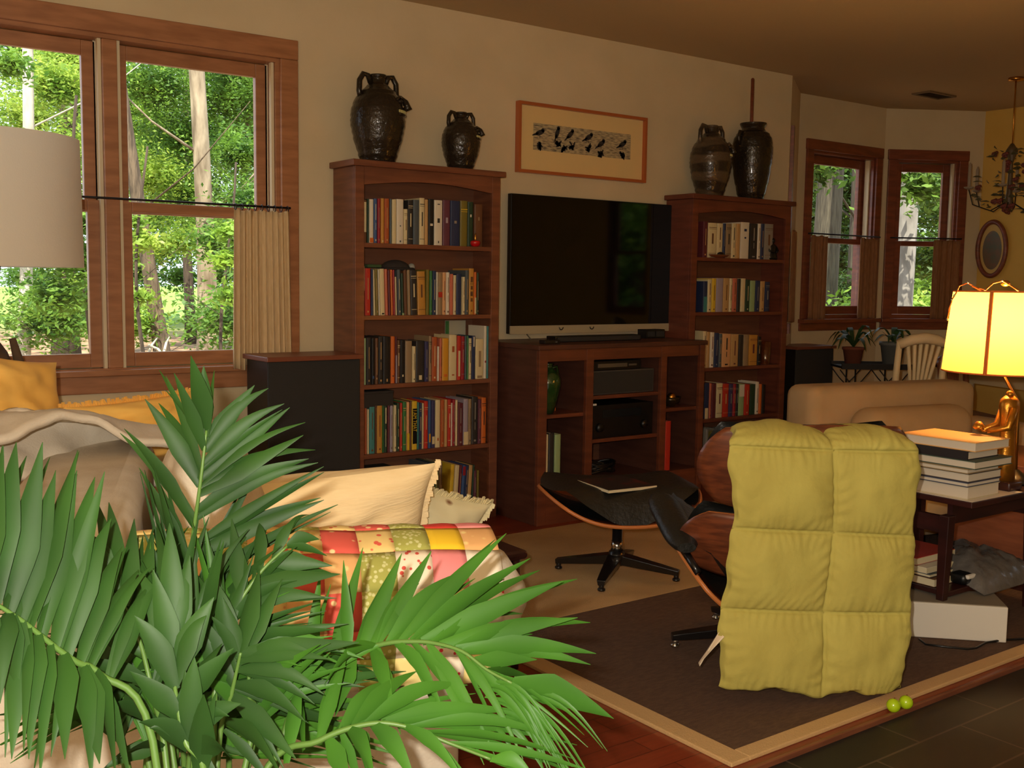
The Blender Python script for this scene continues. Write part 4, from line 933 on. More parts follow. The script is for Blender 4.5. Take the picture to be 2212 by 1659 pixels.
# ================================================================== rugs
M_rug = mat('tan_wool_rug', (186, 150, 100), .98, (150, 116, 72), 1.6, (1, 1, 1), bump=.4, bscale=160, detail=8)
M_mat_ = mat('brown_sisal_mat', (96, 68, 46), .9, (80, 54, 36), 40, (1, 3, 1), bump=.4, bscale=220)
M_rugb = mat('tan_rug_border', (196, 158, 106), .95, bump=.3, bscale=200)
m = M(); m.rbox(2.20, 5.2, 3.0, 4.16, .000, .012, .005); tag(m.build('area_rug', M_rug), 'light tan area rug under the ottoman, between the brown mat and the bookcases', 'rug')
t = thing('bordered_rug', 'large brown woven rug with a tan cloth border under the lounge chair', 'rug', (3.4, 2.4, 0))
RX0, RX1, RY0, RY1 = 2.055, 5.2, 1.80, 3.0
m = M(); m.box(RX0+.07, RX1, RY0+.055, RY1, 0, .011); m.build('woven_field', M_mat_, t)
m = M(); m.box(RX0, RX0+.07, RY0, RY1, 0, .013); m.box(RX0+.07, RX1, RY0, RY0+.055, 0, .013); m.build('cloth_border', M_rugb, t, bevel=.003)
# two small green balls on the rug edge
M_ballg = mat('lime_plastic_ball', (168, 200, 20), .25, coat=.6)
for px, py, lab in ((1930, 1525, 'left one of two shiny lime green balls on the rug edge'), (1957, 1518, 'right one of two shiny lime green balls on the rug edge')):
    q = onZ(px, py, .020); t = thing('green_ball', lab, 'ball', (q[0], q[1], .001), 0, 'two green balls')
    m = M(); m.ball((0, 0, .0205), .0205, 24); m.build('ball_shell', M_ballg, t, world=False)
    m = M(); m.tube([(0.003, 0, .040), (.004, 0, .0435)], .002, 6); m.build('valve', M_terra, t, world=False)

# ================================================================== lounge chair and ottoman
CH = (2.81, 2.33); CAZ = math.radians(62)
def ashell(fn, nu, nv, name, parent, th=.014):
    m = M(); m.grid(fn, nu, nv)
    return m.build(name, [M_walnut, M_plyedge], parent, world=False, solid=th, rim=1, offset=0)
def sq(u, v, k=.36):
    a, b = 2*u-1, 2*v-1
    return a*math.sqrt(max(0, 1 - k*b*b)), b*math.sqrt(max(0, 1 - k*a*a))
def starbase(parent, n, R, z_hub, hubr, legh, a0, colz):
    for k in range(n):
        a = a0 + 2*math.pi*k/n; c, s = math.cos(a), math.sin(a)
        m = M(); pr = [(.02, .105, .034), (.10, .09, .03), (R-.02, .062, .02), (R, .058, .018)]
        vs = []
        for (r, z, w) in pr:
            hgt = .045 - .022*(r/R)
            for (q, zz) in ((-w, z), (w, z), (w*.7, z-hgt), (-w*.7, z-hgt)): vs.append((c*r - s*q, s*r + c*q, zz))
        fs = [(i*4+j, i*4+(j+1) % 4, (i+1)*4+(j+1) % 4, (i+1)*4+j) for i in range(3) for j in range(4)] + [(3, 2, 1, 0), (12, 13, 14, 15)]
        m.add(vs, fs); leg = m.build('base_leg', M_alu, parent, world=False, bevel=.003)
        m = M(); m.tube([(c*(R-.012), s*(R-.012), .05), (c*(R-.012), s*(R-.012), .013)], .011, 10); m.lathe([(.014, .013), (.016, .016), (.016, .022), (.012, .024)], (c*(R-.012), s*(R-.012), 0), 12)
        m.build('glide', M_chrome if n == 5 else M_alu, leg, world=False)
    m = M(); m.tube([(0, 0, .06), (0, 0, .115), (0, 0, .118), (0, 0, colz)], [.036, .034, .021, .021], 18); m.build('column', M_alu, parent, world=False)
    m = M(); m.tube([(0, 0, .118), (0, 0, .16)], [.027, .024], 18); m.build('collar', M_chrome, parent, world=False)
# ---- ottoman
OT = (2.977, 3.28)
t = thing('ottoman', 'black leather ottoman on a bent walnut shell and four-legged black base', 'ottoman', (OT[0], OT[1], .013), math.radians(63-90))
def osh(u, v):
    a, b = sq(u, v, .30); x = a*.335; y = b*.275
    return (x, y, .268 + .125*abs(a)**2.6 + .012*b*b)
ashell(osh, 28, 14, 'plywood_shell', t)
m = M()
def ocu(u, v):
    a, b = sq(u, v, .30); x = a*.325; y = b*.262
    edge = max(abs(a), abs(b)); puff = .135 - .078*abs(a)**2.4
    zb = .28 + .12*abs(a)**2.6; zt = zb + puff*(1-edge**8) + .004*math.sin(a*18)*math.cos(b*3)*.4
    return (x, y, zt)
m.grid(ocu, 32, 18); m.grid(lambda u, v: (ocu(u, v)[0], ocu(u, v)[1], .28 + .12*abs(sq(u, v, .3)[0])**2.6), 20, 12)
m.build('seat_cushion', M_leather, t, world=False)
for (x, y) in ((.12, .08), (-.12, .08), (.12, -.08), (-.12, -.08)):
    pass
m = M(); m.obox((0, 0, .27), (.22, .16, .014)); m.build('mounting_plate', M_alu, t, world=False)
a0 = math.atan2(.22, -.152) - math.radians(63-90)
starbase(t, 4, .267, .1, .03, .06, a0, .27)
# magazine on the ottoman
ZM = .428
def mag(name, label, corners, z, th, cov, cat='magazine'):
    cs = [onZ(x, y, z+th) for x, y in corners]
    m = M(); vs = [(c[0], c[1], z+.001) for c in cs] + [(c[0], c[1], z+th) for c in cs]
    m.add(vs, [(3, 2, 1, 0), (4, 5, 6, 7), (0, 1, 5, 4), (1, 2, 6, 5), (2, 3, 7, 6), (3, 0, 4, 7)])
    c0 = np.mean([v for v in vs], 0); t = thing(name, label, cat, (c0[0], c0[1], z))
    m.build('pages', M_paper, t)
    m = M(); k = .985; vs = [(c0[0]+(c[0]-c0[0])*k, c0[1]+(c[1]-c0[1])*k, z+th+e) for e in (.0, .0012) for c in cs]
    m.add(vs, [(3, 2, 1, 0), (4, 5, 6, 7), (0, 1, 5, 4), (1, 2, 6, 5), (2, 3, 7, 6), (3, 0, 4, 7)]); cv = m.build('cover', cov, t)
    return t, cs
M_magc = mat('dark_magazine_cover', (44, 32, 28), .3, (96, 26, 26), 14, (1, 1, 1), contrast=(.56, .66), coat=.5)
mag('magazine', 'dark-covered magazine with white page edges lying on the black ottoman', [(1247, 1037), (1315, 1060), (1419, 1049), (1342, 1027)], ZM-.006, .012, M_magc)

# ---- lounge chair, local x = right, y = facing
t = thing('lounge_chair', 'walnut and black leather lounge chair seen from behind, lime quilt over its back', 'armchair', (CH[0], CH[1], .012), CAZ - math.pi/2)
chair = t
def tilt(y, z, ang, y0, z0):
    c, s = math.cos(ang), math.sin(ang); yy, zz = y-y0, z-z0
    return y0 + yy*c - zz*s, z0 + yy*s + zz*c
def seat_sh(u, v):
    a, b = sq(u, v, .34); x = a*.36; y = .02 + b*.27
    z = .215 + .20*abs(a)**2.8 + .03*max(0, b)
    y, z = tilt(y, z, math.radians(12), 0, .2)
    return (x, y, z)
ashell(seat_sh, 28, 16, 'seat_shell', t)
def panel(yc, zc, hw, hh, ang, curve, th=0.0, k=.34):
    def f(u, v):
        a, b = sq(u, v, k); x = a*hw; zz = b*hh; y = curve*(abs(a)**2.2) + th + .03*b*b
        c, s = math.cos(ang), math.sin(ang)
        return (x, yc + y*c - zz*s, zc + y*s*.6 + zz*c)
    return f
ashell(panel(-.29, .405, .36, .135, math.radians(24), .17), 26, 12, 'lower_back_shell', t)
ashell(panel(-.375, .680, .345, .15, math.radians(14), .13), 26, 12, 'head_shell', t)
def cush(fn_, thick, name, nu=24, nv=14):
    m = M()
    def top(u, v):
        a, b = sq(u, v, .34); e = max(abs(a), abs(b)); p = fn_(u, v); return (p[0]*.95, p[1] + thick[0]*(1-e**7) + .008, p[2] + thick[1]*(1-e**7))
    m.grid(top, nu, nv); m.grid(lambda u, v: (fn_(u, v)[0]*.95, fn_(u, v)[1]+.01, fn_(u, v)[2]), nu, nv); m.build(name, M_leather, t, world=False)
cush(lambda u, v: (seat_sh(u, v)[0], seat_sh(u, v)[1], seat_sh(u, v)[2]+.012), (0, .13), 'seat_cushion')
cush(panel(-.29, .405, .36, .135, math.radians(24), .17), (.11, .02), 'back_cushion')
cush(panel(-.375, .680, .345, .15, math.radians(14), .13), (.09, .01), 'head_cushion')
for s in (-1, 1):
    m = M()
    def arm(u, v, s=s):
        th = 2*math.pi*u; y = -.20 + .32*v; e = (1 - abs(2*v-1)**5)
        x = s*.355 + .056*math.cos(th)*(.55+.45*e); z = .415 + .10*(v) + .032*math.sin(th)*(.5+.5*e)
        return (x, y, z)
    m.grid(arm, 16, 14)
    m.add([arm(k/16, 0) for k in range(16)], [tuple(range(16))]); m.add([arm(k/16, 1) for k in range(16)], [tuple(range(16))[::-1]])
    m.build('armrest', M_leather, t, world=False)
    m = M(); m.tube([(s*.35, -.14, .40), (s*.345, -.24, .37), (s*.335, -.26, .35)], [.014, .012, .012], 8); m.build('armrest_bracket', M_alu, t, world=False)
for s in (-1, 1):
    m = M(); m.tube([(s*.12, -.335, .40), (s*.12, -.40, .52), (s*.12, -.405, .66), (s*.12, -.40, .74)], .012, 8); m.build('back_brace', M_alu, t, world=False)
m = M(); m.obox((0, 0, .20), (.26, .2, .016)); m.build('mounting_plate', M_alu, t, world=False)
f1 = np.array([2.538, 2.506]) - np.array(CH); starbase(t, 5, .326, .1, .03, .06, math.atan2(f1[1], f1[0]) - (CAZ - math.pi/2), .205)

# ---- lime quilt hanging over the chair back
QN = np.array([math.cos(CAZ), math.sin(CAZ), 0]); QU = np.array([math.sin(CAZ), -math.cos(CAZ), 0])
QP = np.array([CH[0], CH[1], 0]) - .47*QN
def qpt(px, py):
    q = onP(px, py, QP, QN); return float((q-QP)@QU), float(q[2])
t = thing('quilt', 'lime green puffy quilted throw hanging over the back of the lounge chair', 'quilt', (QP[0], QP[1], .02), CAZ - math.pi/2)
# left and right edges and seams read along the hanging side
rowsq = [  # px,py left ; px,py right, cell rows
    ((1575, 962), (1985, 975)), ((1583, 1140), (1973, 1158)), ((1556, 1314), (1968, 1324)), ((1552, 1482), (1946, 1492))]
seam = [(1800, 972), (1800, 1150), (1778, 1322), (1775, 1502)]
R_ = [(qpt(*a), qpt(*b), qpt(*c)) for (a, b), c in zip(rowsq, seam)]
# path stations: 0 bottom hem .. 3 upper seam, then over the top and down the front
topz = qpt(1780, 916)[1] - .045
st = []
for i in (3, 2, 1, 0):
    l, r_, s_ = R_[i]; st.append((l[0], s_[0], r_[0], 0.0, (l[1], s_[1], r_[1]), i))
def station(f):
    """f in 0..3 over hanging rows, 3..4 roll over the top, 4..5 down the front. returns left x, seam x, right x, y, z(left,seam,right), tangent angle"""
    if f <= 3:
        i = min(int(f), 2); u = f - i; A, B_ = st[i], st[i+1]
        z = [A[4][k]*(1-u) + B_[4][k]*u for k in range(3)]
        return (A[0]*(1-u)+B_[0]*u, A[1]*(1-u)+B_[1]*u, A[2]*(1-u)+B_[2]*u, 0.0, z, 0.0)
    A = st[3]
    if f <= 4:
        a = (f-3)*math.pi; zb = [A[4][k] for k in range(3)]; 
        rz = topz - sum(zb)/3
        k_ = .5*(1-math.cos(a)); return (A[0]+.07*k_, A[1], A[2]-.05*k_, .085*(1-math.cos(a)), [zb[k] + rz*math.sin(a) for k in range(3)], a)
    u = f-4
    return (A[0]+.07, A[1], A[2]-.05, .17 + .02*u, [A[4][k] - .06*u for k in range(3)], math.pi)
def quilt_surface(side):
    def fn(u, v):
        f = v*5.0
        xl, xs, xr, y, z3, ang = station(f)
        x = xl + (xs-xl)*u*2 if u < .5 else xs + (xr-xs)*(u-.5)*2
        z = z3[0] + (z3[1]-z3[0])*u*2 if u < .5 else z3[1] + (z3[2]-z3[1])*(u-.5)*2
        cu_ = (u*2) % 1.0 if u < 1 else 1.0
        if u == .5: cu_ = 0
        cv_ = f % 1.0 if f < 5 else 1.0
        if f > 3: cv_ = (f-3)/2.0
        pu = (max(0, math.sin(math.pi*cu_))**.34)*(max(0, math.sin(math.pi*cv_))**.38)
        # crinkles that fan out from the seams
        du = min(cu_, 1-cu_); dv = min(cv_, 1-cv_)
        wr = (math.sin(u*150 + v*40*nz(u*2, v*2, 7) + 12*nz(u*6, v*9, 1))*math.exp(-dv*9)*.004 + math.sin(v*170 + 9*nz(u*7, v*8, 5))*math.exp(-du*11)*.0045) * (1 if side > 0 else .3)
        big = .016*nz(u*4.0, v*6.0, 3) + .009*nz(u*9, v*14, 8)
        k = 1.0 if side > 0 else -1.0
        d = (.040*pu + big*pu*.8 + wr*min(1, pu*1.5)) * k if side > 0 else -.012*pu
        # scalloped hem and edges
        if u < .02 or u > .98: x += (.005*math.sin(v*31) + .003*math.sin(v*77))*(1 if u < .5 else -1)
        if f < .06: z -= .008*math.sin(u*17) + .003*math.sin(u*43)
        ny, nz_ = -math.cos(ang), math.sin(ang)
        return (x, y + ny*d, z - .02 + nz_*d)
    return fn
m = M(); m.grid(quilt_surface(1), 96, 220); m.grid(quilt_surface(-1), 48, 110)
m.build('quilted_panel', M_blanket, t, world=False)
# white tag at the quilt's lower left edge
q = qpt(1556, 1392); m = M()
m.grid(lambda u, v: (q[0] - .002 - .062*v + .012*(u-.5)*(1-v) , -.01 + .012*math.sin(u*5), q[1] - .02 + .035 - .085*v - .03*(u-.5)*(1-v) + .02*(u-.5)), 8, 10)
m.build('white_fabric_tag', mat('white_tag', (226, 206, 176), .8), t, world=False, solid=.001, label='crumpled white care tag')

# ================================================================== sofa and cushions
SAZ = math.radians(-20)      # the way the sofa faces
SO = (1.375, 1.87)
t = thing('sofa', 'long canvas-slipcovered sofa behind the potted palm, patchwork over its near arm', 'sofa', (SO[0], SO[1], 0), SAZ)
sofa = t
SL = 1.42
m = M(); m.rbox(-1.12, -.10, .03, SL, .012, .30, .02, n=3); m.build('skirted_base', M_slip, t, world=False)
def arm_prof(th):      # fat rolled arm cross-section (y outward negative, z)
    return .125 + .160*math.cos(th), .555 + .150*math.sin(th)
for y0, dz_ in ((0.0, 0), (SL-.27, -.15)):
    m = M(); m.rbox(-1.12, -.10, y0+.02, y0+.26, .04, .60+dz_, .03); m.build('arm_panel', M_slip, t, world=False)
    m = M(); n = 28; K = 22; vs = []
    for j in range(n+1):
        v = j/n; x = -1.10 + 1.17*v; e = min(1, (1-v)*9)**.5 if v > .88 else 1.0; e0 = e if e > 0 else 0
        for k in range(K):
            th = 2*math.pi*k/K; yy, zz = arm_prof(th)
            yc, zc = .125, .555
            vs.append((x, y0 + yc + (yy-yc)*(.25+.75*e0), dz_ + zc + (zz-zc)*(.25+.75*e0) - .035*v + .006*nz(x*4, th*2, 3)))
    fs = [(j*K+k, j*K+(k+1) % K, (j+1)*K+(k+1) % K, (j+1)*K+k) for j in range(n) for k in range(K)] + [tuple(range(K))[::-1], tuple(range(n*K, n*K+K))]
    m.add(vs, fs, 0, True); m.build('rolled_arm', M_slip, t, world=False)
m = M(); m.rbox(-1.12, -.80, .05, SL-.02, .25, .74, .06, n=4); m.build('backrest', M_slip, t, world=False)
for k in range(2):
    y0 = .27 + k*.45; m = M(); m.rbox(-.80, -.08, y0+.005, y0+.445, .30, .46, .05, n=4); m.build('seat_cushion', M_slip, t, world=False)
def pillow(name, label, mt, w, h, th, world_c, yaw, pitch, roll=0, cat='cushion', puffx=.5, fringe=None, wr=.006, sag=0, build_deco=None, corner=.10):
    """soft cushion: local x width, z height, y thickness"""
    t = thing(name, label, cat, world_c, 0)
    Rm = Matrix.Rotation(yaw, 4, 'Z') @ Matrix.Rotation(pitch, 4, 'X') @ Matrix.Rotation(roll, 4, 'Y')
    t.rotation_euler = Rm.to_euler(); WM[t.name] = Matrix.Translation(Vector(world_c)) @ Rm
    m = M()
    def side(s):
        def f(u, v):
            a, b = 2*u-1, 2*v-1
            p = (max(0, 1-a*a)**puffx)*(max(0, 1-b*b)**puffx)
            pin = 1 - corner*(1 - a*a)*abs(b)**3 ; pin2 = 1 - corner*(1 - b*b)*abs(a)**3
            x = a*w/2*pin2; z = b*h/2*pin - sag*(1-a*a)*(b+1)*.5
            r = wr*nz(a*3 + s, b*3, 2)*2 + wr*.7*math.sin(b*9 + 4*nz(a*2, b*2))*p
            return (x, s*(th/2*p + r*p), z)
        return f
    m.grid(side(-1), 36, 30); m.grid(side(1), 36, 30)
    m.build('pillow_body', mt, t, world=False)
    if fringe:
        m = M(); R = random.Random(3)
        for (ax, s) in fringe:
            n = 60
            for i in range(n):
                q = -1 + 2*i/(n-1); l = R.uniform(.010, .020); w_ = .006
                if ax == 'x': pin2 = 1 - corner*(1-q*q); p = Vector((s*w/2*pin2, 0, q*h/2)); d = Vector((s*l, R.uniform(-.008, .008), R.uniform(-.006, .006))); e = Vector((0, .003, w_))
                else: pin = 1 - corner*(1-q*q); p = Vector((q*w/2, 0, s*h/2*pin - (sag*(1-q*q) if s > 0 else 0))); d = Vector((R.uniform(-.006, .006), R.uniform(-.008, .008), s*l)); e = Vector((w_, .003, 0))
                m.add([p-e, p+e, p+d+e*.9, p+d-e*.9, p-e+Vector((0, .004, 0)), p+e+Vector((0, .004, 0)), p+d+e*.9+Vector((0, .006, 0)), p+d-e*.9+Vector((0, .006, 0))], [(0, 1, 2, 3), (4, 7, 6, 5), (2, 6, 7, 3), (0, 3, 7, 4), (1, 5, 6, 2)])
        o = m.build('ruffled_trim', mt, t, world=False); 
    return t
def sofaw(x, y, z):
    c, s = math.cos(SAZ), math.sin(SAZ); return (SO[0] + c*x - s*y, SO[1] + s*x + c*y, z)
# loose back cushions
pillow('back_cushion', 'big beige canvas back cushion at the near end of the sofa', M_slip, .66, .50, .24, sofaw(-.62, .48, .66), SAZ + math.pi/2, -.22, 0, wr=.012)
pillow('back_cushion', 'big beige canvas back cushion at the far end of the sofa, near the window', M_slip, .62, .40, .24, sofaw(-.62, 1.02, .60), SAZ + math.pi/2, -.25, 0, wr=.012)
# quilt draped on the near arm: patches
PC = {'pq_yellow': (236, 200, 110), 'pq_cream': (240, 226, 190), 'pq_olive': (176, 172, 92), 'pq_pink': (238, 150, 140), 'pq_red': (222, 50, 40), 'pq_orange': (240, 168, 84), 'pq_white': (240, 232, 214), 'pq_green': (198, 196, 120)}
def patchmat(n, c, c2, sc, ctr): return mat(n, c, .92, c2, sc, kind='vor', contrast=ctr)
PQ = [patchmat('patch_cream_red_stars', (214, 84, 70), (242, 226, 196), 52, (.22, .27)),
      patchmat('patch_olive_dots', (206, 204, 140), (168, 166, 80), 90, (.3, .42)),
      patchmat('patch_pink', (244, 176, 160), (236, 140, 138), 12, (.1, .5)),
      mat('patch_red', (214, 60, 46), .9), patchmat('patch_yellow_floral', (222, 96, 74), (238, 204, 128), 44, (.24, .3)),
      patchmat('patch_orange_floral', (244, 214, 140), (232, 176, 112), 36, (.14, .3)),
      patchmat('patch_white_dots', (226, 60, 76), (244, 232, 208), 40, (.16, .2)),
      patchmat('patch_cream_yellow', (246, 236, 190), (236, 216, 140), 40, (.15, .35)),
      patchmat('patch_coral_paisley', (248, 210, 150), (220, 92, 76), 40, (.2, .3)), mat('patch_bright_yellow', (244, 200, 40), .9)]
t = thing('patchwork_quilt', 'colourful patchwork quilt draped over the near arm of the sofa', 'quilt', sofaw(-.4, .12, .40), SAZ)
R = random.Random(12)
m = M(); NU, NV = 10, 9       # patches along the arm, around the arm
lay = [[7, 6, 7, 1, 0, 4, 8, 7], [7, 6, 0, 1, 8, 5, 7, 4], [6, 7, 0, 1, 8, 5, 4, 0], [6, 2, 0, 1, 5, 8, 4, 0], [5, 9, 1, 4, 8, 4, 5, 1], [2, 3, 1, 8, 4, 1, 4, 5], [4, 5, 4, 5, 4, 8, 4, 4]]
def qs(u, v):      # u 0 front..1 back; v 0 hem outside .. 1 inside
    x = -.04 - .76*u + .05*v*(1-u)
    if v < .25: 
        w = v/.25; yy = .125 - .168; zz = .41 + w*.145; 
    else:
        th = math.pi - (v-.25)/.75*math.radians(215)*.98
        r = .170; yy = .125 + r*math.cos(th); zz = .555 + (r-.01)*math.sin(th)
        if (v-.25)/.75 > .8: zz = zz
    vv_ = (x+1.10)/1.17; zz -= .035*vv_
    yy += .004*nz(x*9, v*7, 2)*2 - .004*0; zz += .005*nz(x*8, v*6, 9)
    loc = (x, yy - .004*(1 if v < .5 else 0), zz + .004)
    w_ = sofaw(*loc[:2], loc[2]); return w_
sub = 5
for i in range(NU):
    for j in range(NV):
        def f(u, v, i=i, j=j):
            p = qs((i+u)/NU, (j+v)/NV); q = math.sin(math.pi*u)*math.sin(math.pi*v)*.004
            return (p[0], p[1] - q, p[2] + q)
        m.grid(f, sub, sub, mi=(lay[j % 7][i % 8] if i < 8 else (7, 1, 4, 5)[(i+j) % 4]))
m.build('patchwork_top', PQ, t, solid=.004, offset=-1)
# cream pillow with ruffled end, leaning behind the arm
pillow('cream_pillow', 'large cream pillow with ruffled ends lying behind the patchwork arm', M_cream, .66, .38, .20, sofaw(-.40, .50, .605), SAZ + .10, .50, -.06, fringe=[('x', 1)], wr=.010, puffx=.5, corner=.07)
pillow('floral_pillow', 'pale pillow printed with small brown flowers beyond the cream pillow', patchmat('floral_print', (120, 70, 30), (214, 200, 156), 9, (.10, .17)), .36, .26, .12, sofaw(-.07, .66, .56), SAZ + .20, .35, .36, fringe=[('x', 1), ('z', 1)], wr=.006)
q = atd(0, 885, 3.25); pillow('yellow_pillow', 'bright yellow pillow propped on the sofa back at the left edge', M_ypill, .46, .36, .16, tuple(q), SAZ + .9, -.25, .2, wr=.010)
q = atd(300, 930, 3.55); pillow('yellow_pillow', 'long yellow pillow with dark piping lying under the window', M_ypill, .50, .22, .14, tuple(q), SAZ + .55, -.2, -.05, fringe=[('z', 1)], wr=.010)
# crumpled cotton throw spilling over the back cushions
q = atd(90, 890, 3.0); t = thing('cotton_throw', 'crumpled beige cotton throw over the left end of the sofa back', 'throw', (q[0], q[1], q[2]-.12), SAZ + .65)
m = M(); m.grid(lambda u, v: (-.42 + .84*u, -.16 + .30*math.sin(v*2.6) - .02*math.sin(u*9+v*4), .14*math.cos((v-.5)*2.4) + .05*math.sin(u*3.3+.3) - .05*u*u + .05*nz(u*3, v*3, 4) + .018*nz(u*9, v*9, 1) - .14*v), 40, 30)
m.build('draped_cloth', M_slip, t, world=False, solid=.02)

# small dark table past the sofa front
q = onZ(1146, 1190, .40); t = thing('low_table', 'low dark red wooden table with rounded corners in front of the sofa', 'table', (q[0]-.19, q[1]+.30, 0), -.03)
m = M(); m.rbox(-.19, .19, -.30, .30, .375, .405, .014, n=4); m.build('tabletop', M_dark, t, world=False)
m = M(); m.box(-.16, .16, -.27, .27, .33, .375); m.build('apron', M_dark, t, world=False)
for sx in (-1, 1):
    for sy in (-1, 1):
        m = M(); m.tube([(sx*.155, sy*.265, .375), (sx*.16, sy*.27, .012)], [.02, .013], 10); m.build('leg', M_dark, t, world=False)

# ================================================================== white drum lamp at the left
lx, ly = .70, 4.02
dq = (np.array([lx, ly, 1.5]) - O)@vv
rad = abs(np.dot(atd(163, 430, dq)[:2] - np.array([lx, ly]), r2[:2]/np.linalg.norm(r2[:2])))
zt, zb = atd(100, 297, dq)[2], atd(100, 577, dq)[2]
t = thing('side_table', 'small wooden table under the white drum lamp behind the sofa', 'table', (lx, ly, 0))
m = M(); m.lathe([(.25, .60), (.26, .605), (.26, .625), (.25, .63)], (lx, ly, 0), 32); m.build('tabletop', M_dark, t)
m = M(); m.tube([(lx, ly, .60), (lx, ly, .05)], [.03, .03], 14); m.lathe([(.18, 0), (.18, .02), (.05, .06)], (lx, ly, 0), 24); m.build('pedestal', M_dark, t)
t = thing('drum_lamp', 'table lamp with a large white drum shade before the left window pane', 'lamp', (lx, ly, .63))
m = M(); m.lathe([(rad, zb), (rad*.985, zt)], (lx, ly, 0), 64, cap=False); shade_ = m.build('lamp_shade', mat('white_linen_shade', (236, 228, 212), .9, bump=.1, bscale=200), t)
ws = MATS['white_linen_shade'].node_tree; wt = ws.nodes.new('ShaderNodeBsdfTranslucent'); wt.inputs[0].default_value = lin((236, 228, 212)); wx = ws.nodes.new('ShaderNodeMixShader'); wx.inputs[0].default_value = .45
ws.links.new(ws.nodes['Principled BSDF'].outputs[0], wx.inputs[1]); ws.links.new(wt.outputs[0], wx.inputs[2]); ws.links.new(wx.outputs[0], ws.nodes['Material Output'].inputs[0])
m = M(); pts = []; 
for k in range(9): f = k/8.0; pts.append((lx + .05*math.sin(f*7)+.02, ly + .03*math.cos(f*5), .63 + f*(zb-.63+.02)))
m.tube(pts, [.10, .07, .085, .06, .07, .05, .055, .04, .012], 12); m.tube([pts[3], (lx+.12, ly, .63+.42*(zb-.63)), (lx+.09, ly, .63+.62*(zb-.63))], [.03, .025, .012], 8)
m.build('driftwood_base', mat('driftwood', (96, 72, 50), .85, (64, 46, 32), 9, bump=.7, bscale=22), t)
m = M(); m.tube([(lx, ly, zb-.02), (lx, ly, zt-.03)], .006, 8); m.build('harp_rod', M_brass, t)

# ================================================================== lamp table on the right, books, lamp, statuette
lq = onZ(2100, 1086, .515); TX, TYN, TZ = lq[0], lq[1], .515
t = thing('side_table', 'dark mahogany two-tier side table under the glowing lamp and book stack', 'table', (TX+.25, TYN+.33, 0))
m = M(); m.box(TX, TX+.62, TYN, TYN+.62, TZ-.022, TZ); m.build('tabletop', M_dark, t, bevel=.003)
LG_ = [(TX-.0, TYN+.10), (TX+.58, TYN+.10), (TX+.0, TYN+.58), (TX+.58, TYN+.58)]
for (x, y) in LG_:
    m = M(); s = -1 if x < TX+.3 else 1
    m.add([(x-.004, y-.02, .45), (x+.04, y-.02, .45), (x+.04, y+.02, .45), (x-.004, y+.02, .45), (x+.004+s*.012, y-.012, .012), (x+.03+s*.012, y-.012, .012), (x+.03+s*.012, y+.012, .012), (x+.004+s*.012, y+.012, .012)],
          [(0, 1, 2, 3), (7, 6, 5, 4), (0, 4, 5, 1), (1, 5, 6, 2), (2, 6, 7, 3), (3, 7, 4, 0)]); m.build('leg', M_dark, t, bevel=.003)
m = M(); m.box(TX+.04, TX+.60, TYN+.095, TYN+.115, TZ-.10, TZ-.022); m.build('apron', M_dark, t)
m = M(); m.box(TX+.004, TX+.026, TYN+.12, TYN+.6, .385, .445); m.build('side_rail', M_dark, t); m = M(); m.box(TX+.58, TX+.60, TYN+.12, TYN+.6, .385, .445); m.build('side_rail', M_dark, t)
m = M(); m.box(TX+.03, TX+.60, TYN+.09, TYN+.58, .150, .170); m.build('lower_shelf', M_dark, t, bevel=.003)
# book stack, seven books, spines and fore-edges
zz = TZ + .001
STK = [  # (y top of book at the near corner px ~, thickness, inset x0, y0, len x, len y, cover, front is spine?)
    (.058, .012, .02, .205, .30, 'white', 'thick cream book, lowest of the stack on the mahogany table'),
    (.021, .005, .02, .215, .30, 'navy', 'white-edged book second from the bottom of the stack on the side table'),
    (.040, .010, .02, .215, .30, 'charcoal', 'white-edged thick book third from the bottom of the side-table stack'),
    (.022, .002, .02, .205, .30, 'taupe', 'thin cream book fourth from the bottom of the side-table stack'),
    (.036, .012, .0, .245, .31, 'green', 'wide white-edged book third from the top of the side-table stack'),
    (.040, .022, .035, .20, .28, 'black', 'book with a dark lettered spine, second from the top of the stack'),
    (.042, .030, .012, .225, .30, 'orange', 'book with an orange-lit cover on top of the side-table stack')]
for k, (th, ix, iy, lx_, ly_, c, lab) in enumerate(STK):
    th *= .78
    x0, y0 = TX + .012 + ix, TYN + .010 + iy
    t = thing('book', lab, 'book', (x0+lx_/2, y0+ly_/2, zz), 0, 'stacked books on the side table')
    m = M(); m.box(x0, x0+lx_, y0, y0+ly_, zz, zz+.003); m.box(x0, x0+lx_, y0, y0+ly_, zz+th-.003, zz+th)
    spine = c == 'black'
    if spine: m.box(x0-.002, x0+.003, y0, y0+ly_, zz, zz+th)
    m.build('cover', mat('stack_cover_%d' % k, {'white': (200, 186, 150), 'navy': (70, 74, 96), 'charcoal': (66, 58, 58), 'taupe': (150, 128, 90), 'green': (70, 84, 70), 'black': (40, 34, 34), 'orange': (228, 176, 110)}[c], .5), t)
    m = M(); m.box(x0+.003, x0+lx_-.003, y0+.003, y0+ly_-.003, zz+.003, zz+th-.003); m.build('pages', mat('page_white', (214, 200, 178), .9), t)
    zz += th
m = M(); m.box(TX+.005, TX+.34, TYN+.003, TYN+.33, TZ, TZ+.0008)
tag(m.build('white_paper', mat('paper_sheet', (226, 214, 196), .9)), 'thin white paper lying under the stack of books', 'paper')
